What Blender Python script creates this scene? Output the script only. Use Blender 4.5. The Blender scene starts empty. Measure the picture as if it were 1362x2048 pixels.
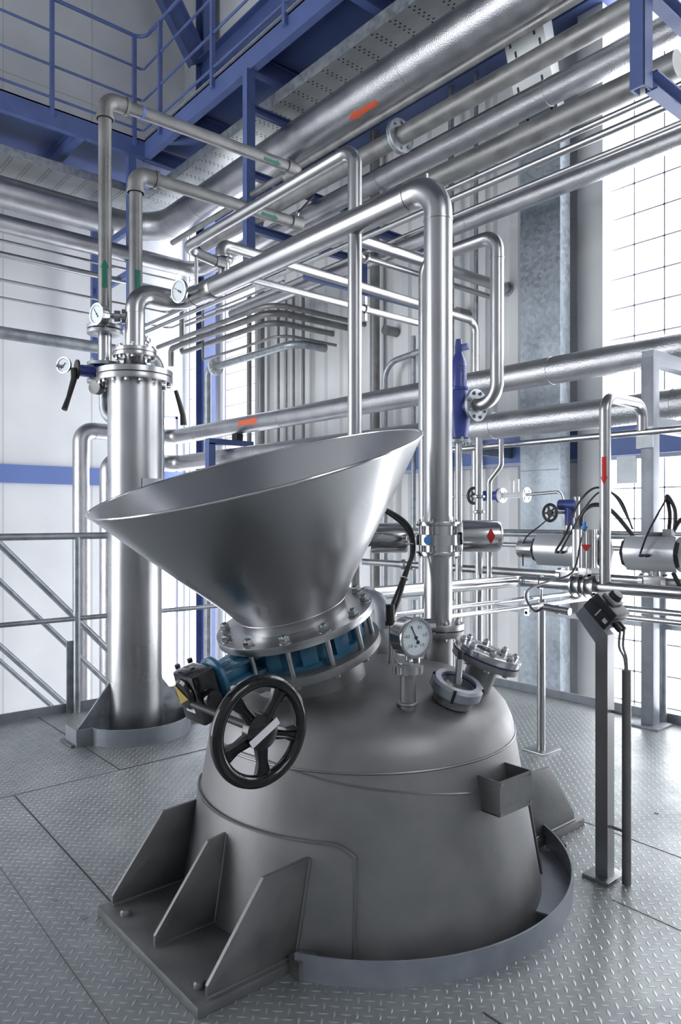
import bpy, bmesh, math, random
from mathutils import Vector as V, Matrix
random.seed(7)
SC = bpy.context.scene
COL = SC.collection
PI = math.pi

# ------------------------------------------------------------------ camera, sky, lights, exposure
cam_d = bpy.data.cameras.new('camera')
cam = bpy.data.objects.new('camera', cam_d); COL.objects.link(cam)
cam.location = (0, 0, 1.2)
cam.rotation_euler = (math.radians(90), 0, -math.atan2(.6491, .7607))
cam_d.sensor_fit = 'VERTICAL'; cam_d.sensor_height = 36; cam_d.lens = 25.63
cam_d.shift_y = 11 / 2048
cam_d.clip_end = 200; cam_d.clip_start = .02
SC.camera = cam

world = bpy.data.worlds.new('world'); SC.world = world; world.use_nodes = True
bg = world.node_tree.nodes['Background']
bg.inputs[0].default_value = (.94, .965, 1.0, 1); bg.inputs[1].default_value = 6.0
SC.view_settings.view_transform = 'Standard'; SC.view_settings.look = 'None'
SC.view_settings.gamma = 1; SC.view_settings.use_curve_mapping = False
SC.view_settings.exposure = 0.3
try:
    SC.cycles.use_denoising = True
    SC.cycles.max_bounces = 10; SC.cycles.diffuse_bounces = 6; SC.cycles.glossy_bounces = 6
    SC.cycles.caustics_reflective = False; SC.cycles.caustics_refractive = False
    SC.cycles.sample_clamp_indirect = 8
except Exception: pass


def area(name, loc, direction, sx, sy, power, color=(1, 1, 1), portal=False):
    d = bpy.data.lights.new(name, 'AREA'); d.shape = 'RECTANGLE'; d.size = sx; d.size_y = sy
    d.energy = power; d.color = color
    o = bpy.data.objects.new(name, d); COL.objects.link(o); o.location = loc
    o.rotation_euler = V(direction).to_track_quat('-Z', 'Y').to_euler()
    if portal: d.cycles.is_portal = True
    return o


# daylight enters through the window openings (portals only steer the sky sampling)
area('window_portal', (6.12, 1.05, 3.5), (-1, 0, 0), 4.8, 13, 1, portal=True)
area('slit_portal', (6.12, 9.43, 2.0), (-1, 0, 0), 1.3, 10, 1, portal=True)
area('rear_portal', (1.6, -5.12, 4.6), (0, 1, 0), 3.0, 2.8, 1, portal=True)  # covers the unseen rear windows, added for light
area('side_portal', (-5.12, 7.3, 1.6), (1, 0, 0), 6.0, 6.8, 1, portal=True)  # covers the unseen side windows, added for light
area('corner_portal', (6.12, 10.66, 2.0), (-1, 0, 0), .7, 9.4, 1, portal=True)
area('left_wall_portal', (5.52, 11.22, .1), (0, -1, 0), .75, 5.6, 1, portal=True)


# ------------------------------------------------------------------ materials
def mat(name, color, metal=0., rough=.5, spec=.5, coat=0.):
    m = bpy.data.materials.new(name); m.use_nodes = True
    b = m.node_tree.nodes['Principled BSDF']
    b.inputs['Base Color'].default_value = (*color, 1)
    b.inputs['Metallic'].default_value = metal; b.inputs['Roughness'].default_value = rough
    b.inputs['Specular IOR Level'].default_value = spec
    b.inputs['Coat Weight'].default_value = coat
    return m


def nd(m, t, **k):
    n = m.node_tree.nodes.new(t)
    for a, v in k.items(): setattr(n, a, v)
    return n


def lk(m, a, b): m.node_tree.links.new(a, b)


def vary(m, c0, c1, scale=8, stretch=(1, 1, 1), detail=4, r0=None, r1=None, bump=0., bscale=None, kind='noise', lo=.35, hi=.65):
    b = m.node_tree.nodes['Principled BSDF']
    tc = nd(m, 'ShaderNodeTexCoord'); mp = nd(m, 'ShaderNodeMapping')
    mp.inputs['Scale'].default_value = stretch
    lk(m, tc.outputs['Object'], mp.inputs[0])
    if kind == 'voronoi':
        n = nd(m, 'ShaderNodeTexVoronoi'); n.inputs['Scale'].default_value = scale; out = n.outputs['Color']
        bw = nd(m, 'ShaderNodeRGBToBW'); lk(m, out, bw.inputs[0]); fac = bw.outputs[0]
    else:
        n = nd(m, 'ShaderNodeTexNoise'); n.inputs['Scale'].default_value = scale; n.inputs['Detail'].default_value = detail
        fac = n.outputs['Fac']
    lk(m, mp.outputs[0], n.inputs['Vector'])
    mr = nd(m, 'ShaderNodeMapRange'); mr.inputs[1].default_value = lo; mr.inputs[2].default_value = hi
    lk(m, fac, mr.inputs[0])
    mx = nd(m, 'ShaderNodeMix', data_type='RGBA')
    mx.inputs[6].default_value = (*c0, 1); mx.inputs[7].default_value = (*c1, 1)
    lk(m, mr.outputs[0], mx.inputs[0]); lk(m, mx.outputs[2], b.inputs['Base Color'])
    if r0 is not None:
        m2 = nd(m, 'ShaderNodeMapRange'); m2.inputs[1].default_value = lo; m2.inputs[2].default_value = hi
        m2.inputs[3].default_value = r0; m2.inputs[4].default_value = r1
        lk(m, fac, m2.inputs[0]); lk(m, m2.outputs[0], b.inputs['Roughness'])
    if bump:
        bn = nd(m, 'ShaderNodeTexNoise'); bn.inputs['Scale'].default_value = bscale or scale; bn.inputs['Detail'].default_value = 2
        lk(m, mp.outputs[0] if kind == 'x' else tc.outputs['Object'], bn.inputs['Vector'])
        bp = nd(m, 'ShaderNodeBump'); bp.inputs['Strength'].default_value = bump; bp.inputs['Distance'].default_value = .01
        lk(m, bn.outputs['Fac'], bp.inputs['Height']); lk(m, bp.outputs[0], b.inputs['Normal'])
    return m


M = {}
M['steel'] = vary(mat('brushed_stainless_steel', (.5, .5, .51), 1, .3), (.37, .37, .38), (.42, .42, .43), 3, (1, 1, 1), 3, .27, .33)
M['polish'] = mat('polished_stainless_steel', (.52, .52, .53), 1, .17)
M['hopper'] = vary(mat('hopper_stainless_steel', (.5, .5, .51), 1, .2), (.475, .478, .49), (.505, .505, .515), 3, (1, 1, 1), 2, .27, .31)
M['tank'] = vary(mat('blasted_grey_steel', (.27, .265, .265), .75, .5), (.215, .213, .218), (.26, .257, .262), 7, (1, 1, 1), 6, .42, .52, .06, 400)
M['lug'] = vary(mat('dull_grey_steel_plate', (.24, .235, .235), .6, .5), (.165, .165, .17), (.225, .223, .223), 9, (1, 1, 1), 6, .4, .55, .08, 90)
M['weld'] = mat('weld_seam', (.24, .24, .25), .8, .4)
M['galv'] = vary(mat('galvanised_steel', (.4, .42, .44), .7, .42), (.26, .285, .31), (.40, .425, .45), 14, (1, 1, 1), 6, .36, .5, .05, 60)
M['galvpipe'] = vary(mat('weathered_galvanised_pipe', (.3, .3, .3), .6, .45), (.19, .19, .188), (.27, .27, .27), 7, (1, 1, 1), 8, .35, .55, .12, 90)
M['duct'] = vary(mat('spangled_galvanised_sheet', (.4, .43, .46), .65, .38), (.27, .31, .35), (.38, .42, .46), 30, (1, 1, 1), 4, .32, .45, kind='voronoi', lo=.1, hi=.9)
M['clad'] = vary(mat('hammered_aluminium_cladding', (.6, .6, .62), 1, .33), (.40, .40, .415), (.47, .47, .485), 5, (1, 1, 1), 3, .3, .38, .28, 85)
M['cladsmooth'] = vary(mat('aluminium_cladding', (.5, .5, .5), 1, .36), (.38, .38, .385), (.46, .46, .47), 4, (1, 1, 1), 3, .32, .42, .05, 60)
M['blue'] = vary(mat('blue_painted_steel', (.06, .11, .38), 0, .38), (.075, .11, .27), (.095, .14, .33), 3, (1, 1, 1), 4, .32, .45)
M['bandblue'] = mat('pale_blue_wall_band', (.14, .21, .48), 0, .5)
M['valveblue'] = mat('valve_blue_paint', (.05, .075, .30), 0, .3)
M['petrol'] = vary(mat('petrol_blue_cast_iron', (.03, .13, .22), 0, .32), (.025, .11, .19), (.04, .16, .27), 20, (1, 1, 1), 4, .25, .4, .1, 60)
M['black'] = mat('black_gloss_enamel', (.008, .008, .009), 0, .14, .45, .15)
M['blackp'] = mat('black_plastic', (.018, .018, .02), 0, .4)
M['rubber'] = mat('black_rubber_cable', (.02, .02, .022), 0, .45)
M['grey'] = mat('pale_grey_plastic', (.38, .39, .4), 0, .5)
M['toe'] = vary(mat('pale_grey_painted_plate', (.36, .39, .44), .35, .45), (.27, .29, .33), (.34, .365, .405), 12, (1, 1, 1), 5, .4, .55)
M['wall'] = vary(mat('white_wall_paint', (.78, .79, .80), 0, .6), (.72, .735, .75), (.80, .81, .82), 1.2, (1, 1, 1), 5)
M['white'] = mat('white_paint', (.85, .86, .86), 0, .45)
M['label'] = mat('white_label', (.8, .8, .82), 0, .45)
M['green'] = mat('green_marker', (.01, .16, .11), 0, .5)
M['red'] = mat('red_marker', (.62, .03, .02), 0, .45)
M['orange'] = mat('orange_red_marker', (.72, .12, .05), 0, .45)
M['yellow'] = mat('ochre_yellow_marker', (.5, .38, .1), 0, .45)
M['dial'] = mat('white_dial_face', (.74, .82, .86), 0, .4)
M['ink'] = mat('black_ink', (.01, .01, .015), 0, .5)
M['alu'] = mat('silver_anodised_aluminium', (.62, .63, .66), .75, .32)
M['aludark'] = mat('dark_grey_fluted_aluminium', (.42, .43, .45), .9, .3)
M['gasket'] = mat('dark_blue_gasket', (.02, .03, .12), 0, .5)
M['cyan'] = mat('light_blue_plastic_plug', (.08, .3, .75), 0, .35)
M['mullion'] = mat('grey_window_bars', (.42, .42, .5), 0, .5)


def glass_mat(name, t=.93):
    m = bpy.data.materials.new(name); m.use_nodes = True; nt = m.node_tree; nt.nodes.clear()
    o = nt.nodes.new('ShaderNodeOutputMaterial'); a = nt.nodes.new('ShaderNodeBsdfTransparent')
    g = nt.nodes.new('ShaderNodeBsdfGlossy'); g.inputs['Roughness'].default_value = .05
    x = nt.nodes.new('ShaderNodeMixShader'); x.inputs[0].default_value = 1 - t
    nt.links.new(a.outputs[0], x.inputs[1]); nt.links.new(g.outputs[0], x.inputs[2]); nt.links.new(x.outputs[0], o.inputs[0])
    return m


M['pane'] = glass_mat('window_glass'); M['lens'] = glass_mat('sight_glass', .85)


def mnode(m, op, *a, clamp=False):
    n = nd(m, 'ShaderNodeMath', operation=op); n.use_clamp = clamp
    for i, x in enumerate(a):
        if isinstance(x, (int, float)): n.inputs[i].default_value = x
        else: lk(m, x, n.inputs[i])
    return n.outputs[0]


def tread():
    m = mat('tread_plate', (.36, .39, .41), .65, .38)
    b = m.node_tree.nodes['Principled BSDF']
    tc = nd(m, 'ShaderNodeTexCoord'); s = nd(m, 'ShaderNodeSeparateXYZ'); lk(m, tc.outputs['Object'], s.inputs[0])
    P = .039
    hs = []
    for off, sg in ((0, 1), (.5, -1)):
        u = mnode(m, 'SUBTRACT', mnode(m, 'FRACT', mnode(m, 'ADD', mnode(m, 'DIVIDE', s.outputs[0], P), off)), .5)
        v = mnode(m, 'SUBTRACT', mnode(m, 'FRACT', mnode(m, 'ADD', mnode(m, 'DIVIDE', s.outputs[1], P), off)), .5)
        a = mnode(m, 'ABSOLUTE', mnode(m, 'MULTIPLY', mnode(m, 'ADD', u, mnode(m, 'MULTIPLY', v, sg)), .7071))
        c = mnode(m, 'ABSOLUTE', mnode(m, 'MULTIPLY', mnode(m, 'SUBTRACT', u, mnode(m, 'MULTIPLY', v, sg)), .7071))
        # pointed lens: half length .36, half width .085
        e = mnode(m, 'ADD', mnode(m, 'POWER', mnode(m, 'DIVIDE', a, .36), 1.5), mnode(m, 'DIVIDE', c, .095))
        hs.append(mnode(m, 'MULTIPLY', mnode(m, 'SUBTRACT', 1.15, e), 2.2, clamp=True))
    h = mnode(m, 'MAXIMUM', *hs)
    n1 = nd(m, 'ShaderNodeTexNoise'); n1.inputs['Scale'].default_value = 2.2; n1.inputs['Detail'].default_value = 8
    lk(m, tc.outputs['Object'], n1.inputs['Vector'])
    n2 = nd(m, 'ShaderNodeTexNoise'); n2.inputs['Scale'].default_value = 26; n2.inputs['Detail'].default_value = 6
    lk(m, tc.outputs['Object'], n2.inputs['Vector'])
    f = mnode(m, 'MULTIPLY', mnode(m, 'ADD', n1.outputs['Fac'], mnode(m, 'MULTIPLY', n2.outputs['Fac'], .6)), .8)
    mr = nd(m, 'ShaderNodeMapRange'); mr.inputs[1].default_value = .42; mr.inputs[2].default_value = .85; lk(m, f, mr.inputs[0])
    mx = nd(m, 'ShaderNodeMix', data_type='RGBA'); mx.inputs[6].default_value = (.30, .32, .325, 1); mx.inputs[7].default_value = (.44, .465, .465, 1)
    lk(m, mr.outputs[0], mx.inputs[0])
    m3 = nd(m, 'ShaderNodeMix', data_type='RGBA'); m3.inputs[7].default_value = (.62, .65, .66, 1)
    lk(m, mnode(m, 'MULTIPLY', h, .75), m3.inputs[0]); lk(m, mx.outputs[2], m3.inputs[6]); lk(m, m3.outputs[2], b.inputs['Base Color'])
    rr = nd(m, 'ShaderNodeMapRange'); rr.inputs[3].default_value = .48; rr.inputs[4].default_value = .32
    rr.inputs[1].default_value = .42; rr.inputs[2].default_value = .85
    lk(m, f, rr.inputs[0]); lk(m, rr.outputs[0], b.inputs['Roughness'])
    bp = nd(m, 'ShaderNodeBump'); bp.inputs['Strength'].default_value = 1.0; bp.inputs['Distance'].default_value = .0032
    hh = mnode(m, 'ADD', h, mnode(m, 'MULTIPLY', n2.outputs['Fac'], .15))
    lk(m, hh, bp.inputs['Height']); lk(m, bp.outputs[0], b.inputs['Normal'])
    return m


M['tread'] = tread()


def perforated(axis):
    m = mat('perforated_galvanised_tray_' + axis, (.42, .44, .45), .6, .42)
    b = m.node_tree.nodes['Principled BSDF']
    tc = nd(m, 'ShaderNodeTexCoord'); s = nd(m, 'ShaderNodeSeparateXYZ'); lk(m, tc.outputs['Object'], s.inputs[0])
    L, W = (s.outputs[0], s.outputs[1]) if axis == 'x' else (s.outputs[1], s.outputs[0])
    # rows of paired slots across the tray, every 0.25 m
    l = mnode(m, 'FRACT', mnode(m, 'DIVIDE', L, .25))
    w = mnode(m, 'FRACT', mnode(m, 'DIVIDE', W, .062)); w2 = mnode(m, 'FRACT', mnode(m, 'ADD', mnode(m, 'DIVIDE', W, .062), .5))
    def slot(lv, c, wv):
        a = mnode(m, 'LESS_THAN', mnode(m, 'ABSOLUTE', mnode(m, 'SUBTRACT', lv, c)), .045)
        d = mnode(m, 'LESS_THAN', mnode(m, 'ABSOLUTE', mnode(m, 'SUBTRACT', wv, .5)), .14)
        return mnode(m, 'MULTIPLY', a, d)
    h = mnode(m, 'MAXIMUM', slot(l, .42, w), slot(l, .58, w2))
    n = nd(m, 'ShaderNodeTexNoise'); n.inputs['Scale'].default_value = 6; n.inputs['Detail'].default_value = 6
    lk(m, tc.outputs['Object'], n.inputs['Vector'])
    mx = nd(m, 'ShaderNodeMix', data_type='RGBA'); mx.inputs[6].default_value = (.34, .36, .37, 1); mx.inputs[7].default_value = (.50, .52, .52, 1)
    lk(m, n.outputs['Fac'], mx.inputs[0])
    m3 = nd(m, 'ShaderNodeMix', data_type='RGBA'); m3.inputs[7].default_value = (.02, .02, .025, 1)
    lk(m, h, m3.inputs[0]); lk(m, mx.outputs[2], m3.inputs[6]); lk(m, m3.outputs[2], b.inputs['Base Color'])
    return m


M['perfx'] = perforated('x'); M['perfy'] = perforated('y')


# ------------------------------------------------------------------ mesh building
def frame(n, up=None):
    n = V(n).normalized(); u = V(up) if up else (V((0, 0, 1)) if abs(n.z) < .95 else V((1, 0, 0)))
    a = (u - n * u.dot(n)).normalized(); return a, n.cross(a), n


def fillet(pts, R, n=10):
    pts = [V(p) for p in pts]; out = [pts[0]]
    for i in range(1, len(pts) - 1):
        r = R[i - 1] if isinstance(R, (list, tuple)) else R
        a = (pts[i - 1] - pts[i]).normalized(); b = (pts[i + 1] - pts[i]).normalized()
        ang = a.angle(b)
        if r <= 0 or ang > PI - .01: out.append(pts[i]); continue
        t = r / math.tan(ang / 2)
        t = min(t, (pts[i - 1] - pts[i]).length * .49 if i > 1 else (pts[i - 1] - pts[i]).length * .98, (pts[i + 1] - pts[i]).length * (.49 if i < len(pts) - 2 else .98))
        r = t * math.tan(ang / 2)
        c = pts[i] + (a + b).normalized() * (r / math.sin(ang / 2))
        p0 = pts[i] + a * t; p1 = pts[i] + b * t
        v0 = p0 - c; v1 = p1 - c; ax = v0.cross(v1).normalized(); th = v0.angle(v1)
        k = max(3, int(n * th / (PI / 2)) + 1)
        for j in range(k + 1): out.append(c + Matrix.Rotation(th * j / k, 3, ax) @ v0)
    out.append(pts[-1]); return out


class MB:
    def __init__(s): s.v = []; s.f = []
    def rings(s, R, closed=False, cap0=True, cap1=True):
        n = len(R[0]); b = len(s.v)
        for r in R: s.v += [tuple(p) for p in r]
        m = len(R)
        for i in range(m - 1 + (1 if closed else 0)):
            for j in range(n):
                i2 = (i + 1) % m; j2 = (j + 1) % n
                s.f.append((b + i * n + j, b + i * n + j2, b + i2 * n + j2, b + i2 * n + j))
        if not closed:
            if cap0: s.f.append(tuple(b + j for j in reversed(range(n))))
            if cap1: s.f.append(tuple(b + (m - 1) * n + j for j in range(n)))
        return s
    def lathe(s, prof, o, n=(0, 0, 1), seg=48, closed=False, up=None):
        a, b, n = frame(n, up); o = V(o)
        R = [[o + n * t + (a * math.cos(2 * PI * k / seg) + b * math.sin(2 * PI * k / seg)) * max(r, 1e-4) for k in range(seg)] for r, t in prof]
        return s.rings(R, closed)
    def cyl(s, p0, p1, r, r2=None, seg=24):
        p0 = V(p0); p1 = V(p1)
        return s.lathe([(r, 0), (r if r2 is None else r2, (p1 - p0).length)], p0, p1 - p0, seg)
    def ring(s, c, n, ro, ri, h, seg=48, h0=0):
        return s.lathe([(ri, h0), (ro, h0), (ro, h0 + h), (ri, h0 + h)], c, n, seg, closed=True)
    def torus(s, c, n, R, r, seg=48, k=10):
        return s.lathe([(R + r * math.cos(2 * PI * i / k), r * math.sin(2 * PI * i / k)) for i in range(k)], c, n, seg, closed=True)
    def tube(s, pts, r, R=0, seg=20, n=10, closed=False):
        P = fillet(pts, R, n) if R else [V(p) for p in pts]
        Q = [P[0]]
        for p in P[1:]:
            if (p - Q[-1]).length > 1e-5: Q.append(p)
        P = Q; t = (P[1] - P[0]).normalized(); a, b, _ = frame(t); rings = []
        for i, p in enumerate(P):
            t0 = (P[i] - P[i - 1]).normalized() if i else (P[1] - P[0]).normalized()
            t1 = (P[i + 1] - P[i]).normalized() if i < len(P) - 1 else t0
            tt = (t0 + t1).normalized(); q = t.rotation_difference(tt); a = q @ a; t = tt; b = t.cross(a)
            rr = r[i] if isinstance(r, (list, tuple)) else r
            rings.append([p + (a * math.cos(2 * PI * k / seg) + b * math.sin(2 * PI * k / seg)) * rr for k in range(seg)])
        return s.rings(rings)
    def box(s, c, size, ax=None):
        c = V(c); X, Y, Z = ax if ax else (V((1, 0, 0)), V((0, 1, 0)), V((0, 0, 1)))
        X, Y, Z = V(X), V(Y), V(Z); hx, hy, hz = [q / 2 for q in size]; b = len(s.v)
        for sz in (-1, 1):
            for sx, sy in ((-1, -1), (1, -1), (1, 1), (-1, 1)): s.v.append(tuple(c + X * hx * sx + Y * hy * sy + Z * hz * sz))
        s.f += [tuple(b + i for i in q) for q in ((3, 2, 1, 0), (4, 5, 6, 7), (0, 1, 5, 4), (1, 2, 6, 5), (2, 3, 7, 6), (3, 0, 4, 7))]
        return s
    def bb(s, lo, hi):
        lo = V(lo); hi = V(hi); return s.box((lo + hi) / 2, tuple(hi - lo))
    def prism(s, poly, vec):
        vec = V(vec); return s.rings([[V(p) for p in poly], [V(p) + vec for p in poly]])
    def beam(s, p0, p1, w, h, up=(0, 0, 1)):
        p0 = V(p0); p1 = V(p1); a, b, n = frame(p1 - p0, up if abs(V(up).dot((p1 - p0).normalized())) < .95 else (1, 0, 0))
        return s.box((p0 + p1) / 2, (w, h, (p1 - p0).length), (b, a, n))
    def channel(s, p0, p1, h, w, t=.012, side=1, up=(0, 0, 1)):
        p0 = V(p0); p1 = V(p1); a, b, n = frame(p1 - p0, up); b = b * side
        poly = [(0, 0), (w, 0), (w, t), (t, t), (t, h - t), (w, h - t), (w, h), (0, h)]
        return s.prism([p0 + b * x + a * (y - h / 2) for x, y in poly], p1 - p0)
    def ibeam(s, p0, p1, h, w, t=.012, up=(0, 0, 1)):
        p0 = V(p0); p1 = V(p1); a, b, n = frame(p1 - p0, up); k = w / 2; q = t / 2
        poly = [(-k, 0), (k, 0), (k, t), (q, t), (q, h - t), (k, h - t), (k, h), (-k, h), (-k, h - t), (-q, h - t), (-q, t), (-k, t)]
        return s.prism([p0 + b * x + a * (y - h / 2) for x, y in poly], p1 - p0)
    def hexn(s, c, n, r, h, up=None):
        return s.lathe([(r * .93, 0), (r, h * .1), (r, h * .85), (r * .88, h)], c, n, 6, up=up)


def mesh_obj(name, mb, m, origin=(0, 0, 0), bevel=0):
    me = bpy.data.meshes.new(name); o0 = V(origin)
    me.from_pydata([tuple(V(p) - o0) for p in mb.v], [], mb.f)
    bm = bmesh.new(); bm.from_mesh(me)
    bmesh.ops.remove_doubles(bm, verts=bm.verts, dist=2e-5)
    bmesh.ops.recalc_face_normals(bm, faces=bm.faces)
    if bevel:
        es = [e for e in bm.edges if len(e.link_faces) == 2 and e.calc_face_angle(0) > .7]
        bmesh.ops.bevel(bm, geom=es, offset=bevel, segments=2, affect='EDGES', profile=.6)
    for f in bm.faces: f.smooth = True
    for e in bm.edges:
        if len(e.link_faces) != 2 or e.calc_face_angle(0) > math.radians(33): e.smooth = False
    bm.to_mesh(me); bm.free()
    me.materials.append(M[m] if isinstance(m, str) else m)
    o = bpy.data.objects.new(name, me); COL.objects.link(o)
    o.location = o0; o['_w'] = tuple(o0); return o


def bottom(mb):
    xs = [p[0] for p in mb.v]; ys = [p[1] for p in mb.v]; zs = [p[2] for p in mb.v]
    return ((min(xs) + max(xs)) / 2, (min(ys) + max(ys)) / 2, min(zs))


def tag(o, label, cat, group=None):
    o['label'] = label; o['category'] = cat
    if group: o['group'] = group
    return o


def thing(name, label, cat, loc, group=None):
    o = bpy.data.objects.new(name, None); COL.objects.link(o); o.location = loc; o['_w'] = tuple(loc)
    o.empty_display_size = .05
    return tag(o, label, cat, group)


def solid(name, mb, m, label, cat, group=None, bevel=0, origin=None):
    return tag(mesh_obj(name, mb, m, origin or bottom(mb), bevel), label, cat, group)


def part(name, mb, m, parent, label=None, bevel=0):
    w = tuple(parent['_w']); o = mesh_obj(name, mb, m, w, bevel)
    o.parent = parent; o.location = (0, 0, 0)
    if label: o['label'] = label
    return o


def struct(name, mb, m, bevel=0):
    o = mesh_obj(name, mb, m, bottom(mb), bevel); o['kind'] = 'structure'; return o


def flange(parent, c, n, ro, ri, h, m='steel', bolts=0, br=None, bs=.008, bh=.01, phase=0, both=True, name='flange'):
    """a drilled disc whose lower face is centred at c, with its bolts as sub-parts"""
    f = part(name, MB().ring(c, n, ro, ri, h, 56), m, parent, bevel=.0012)
    a, b, nn = frame(n); c = V(c); br = br or (ro + ri) / 2
    for k in range(bolts):
        t = 2 * PI * (k + phase) / bolts; p = c + (a * math.cos(t) + b * math.sin(t)) * br
        mb = MB().hexn(p + nn * h, nn, bs, bh); mb.cyl(p + nn * h, p + nn * (h + bh * 1.4), bs * .55, seg=8)
        if both: mb.hexn(p, -nn, bs, bh)
        part('bolt', mb, m if m != 'tank' else 'steel', f)
    return f


def seam(parent, c, n, r, m=None, w=.006, k=.0025, name='seam_ring'):
    return part(name, MB().ring(c, n, r + k, r - .004, w, 48, -w / 2), m or 'cladsmooth', parent)


def arrow(parent, c, axis, out, r, L, W, m, name='arrow_marker', head=True, hl=.3, shaft=.5):
    """flow arrow wrapped on a pipe: c on the pipe axis, axis = pointing direction, out = side it faces"""
    ax = V(axis).normalized(); out = V(out); out = (out - ax * out.dot(ax)).normalized(); sd = ax.cross(out); c = V(c); r = r + .0012
    mb = MB()
    def P(s, w):
        t = w / r; return tuple(c + ax * s + out * (r * math.cos(t)) + sd * (r * math.sin(t)))
    def cols(ws, f0, f1):
        for w0, w1 in zip(ws, ws[1:]):
            b = len(mb.v); mb.v += [P(f0(w0), w0), P(f0(w1), w1), P(f1(w1), w1), P(f1(w0), w0)]; mb.f.append((b, b + 1, b + 2, b + 3))
    hw = W / 2; sw = hw * shaft if head else hw; H = L * hl if head else 0
    lin = lambda a, b, n: [a + (b - a) * i / n for i in range(n + 1)]
    cols(lin(-sw, sw, 6), lambda w: -L / 2, lambda w: L / 2 - H)
    if head: cols(lin(-hw, hw, 8), lambda w: L / 2 - H, lambda w: L / 2 - H + H * (1 - abs(w) / hw) + 1e-4)
    return part(name, mb, m, parent)


def text_part(parent, txt, c, right, up, size, m='ink', name='lettering'):
    d = bpy.data.curves.new(name, 'FONT'); d.body = txt; d.size = size; d.align_x = 'CENTER'; d.align_y = 'CENTER'; d.extrude = size * .01
    t = bpy.data.objects.new(name, d); COL.objects.link(t)
    dg = bpy.context.evaluated_depsgraph_get(); me = bpy.data.meshes.new_from_object(t.evaluated_get(dg))
    bpy.data.objects.remove(t); X = V(right).normalized(); Y = V(up).normalized(); Z = X.cross(Y); c = V(c)
    mb = MB(); mb.v = [tuple(c + X * q.co.x + Y * q.co.y + Z * q.co.z) for q in me.vertices]; mb.f = [tuple(p.vertices) for p in me.polygons]
    bpy.data.meshes.remove(me)
    return mb


# ================================================================== THE SETTING
WX, WY = 6.0, 11.1         # inner faces of the window wall and of the far left wall
# platform of tread plate
fl = MB(); OC = (1.72, 1.855); OR = .663
fl.bb((-4.9, -4.9, -.02), (1.02, 4.52, 0)); fl.bb((2.42, -4.9, -.02), (4.24, 4.52, 0)); fl.bb((1.02, -4.9, -.02), (2.42, 1.155, 0)); fl.bb((1.02, 2.555, -.02), (2.42, 4.52, 0))
for k in range(72):
    q = []
    for a in (2 * PI * k / 72, 2 * PI * (k + 1) / 72):
        c, s_ = math.cos(a), math.sin(a); m_ = .70 / max(abs(c), abs(s_))
        q.append(((OC[0] + OR * c, OC[1] + OR * s_), (OC[0] + m_ * c, OC[1] + m_ * s_)))
    fl.prism([(*q[0][0], -.02), (*q[0][1], -.02), (*q[1][1], -.02), (*q[1][0], -.02)], (0, 0, .02))
struct('floor', fl, 'tread')
# lines where the tread plates meet
j = MB()
for a, b in (((.972, 3.3), (.93, 2.15)), ((1.452, 3.316), (2.62, 3.343)), ((1.452, 3.316), (1.461, 4.5)), ((1.41, 1.12), (1.40, .2))):
    j.beam((a[0], a[1], .0007), (b[0], b[1], .0007), .005, .0015)
struct('trim_1', j, mat('dark_plate_joint', (.05, .05, .055), 0, .7))
j = MB()
for a, b in (((.735, 2.66), (.69, 1.25)), ((2.134, 1.186), (2.10, .2)), ((2.60, 1.62), (2.56, .6)), ((-.6, 3.31), (1.45, 3.316))):
    j.beam((a[0], a[1], .0006), (b[0], b[1], .0006), .0025, .0013)
struct('trim_12', j, mat('faint_plate_joint', (.16, .16, .165), .3, .6))
struct('trim_2', MB().bb((-4.9, 4.515, -.06), (4.25, 4.525, .052)).bb((4.235, -4.9, -.06), (4.245, 4.52, .052)), 'toe')
struct('trim_3', MB().bb((-4.9, 4.30, -.22), (4.2, 4.50, -.02)).bb((4.05, -4.9, -.22), (4.2, 4.4, -.02)), 'galv')
# ground of the hall, far below
struct('trim_4', MB().bb((-5, -5, -3.1), (6, 11.1, -3)), mat('pale_concrete', (.62, .63, .64), 0, .7))
# far left wall, with a blue band
w = MB(); w.bb((-5.1, WY, -3), (5.15, WY + .15, 11)); w.bb((5.9, WY, -3), (6.1, WY + .15, 11)); w.bb((5.15, WY, 2.9), (5.9, WY + .15, 11)); w.bb((5.15, WY, -3), (5.9, WY + .15, -2.8))
struct('wall_left', w, 'wall')
struct('trim_5', MB().bb((-5, WY - .05, 1.70), (5.95, WY, 1.965)), 'bandblue')
jt = MB()
for x in (-1.6, 1.35, 3.1, 4.4): jt.bb((x, WY - .003, -3), (x + .012, WY, 11))
for z in (4.6, 7.6): jt.bb((-5, WY - .003, z), (6, WY, z + .012))
struct('trim_6', jt, mat('wall_joint', (.55, .56, .57), 0, .6))
struct('trim_7', MB().bb((2.40, WY - .058, 1.70), (2.412, WY - .05, 1.965)).bb((-1.2, WY - .058, 1.70), (-1.188, WY - .05, 1.965)), 'mullion')
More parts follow.
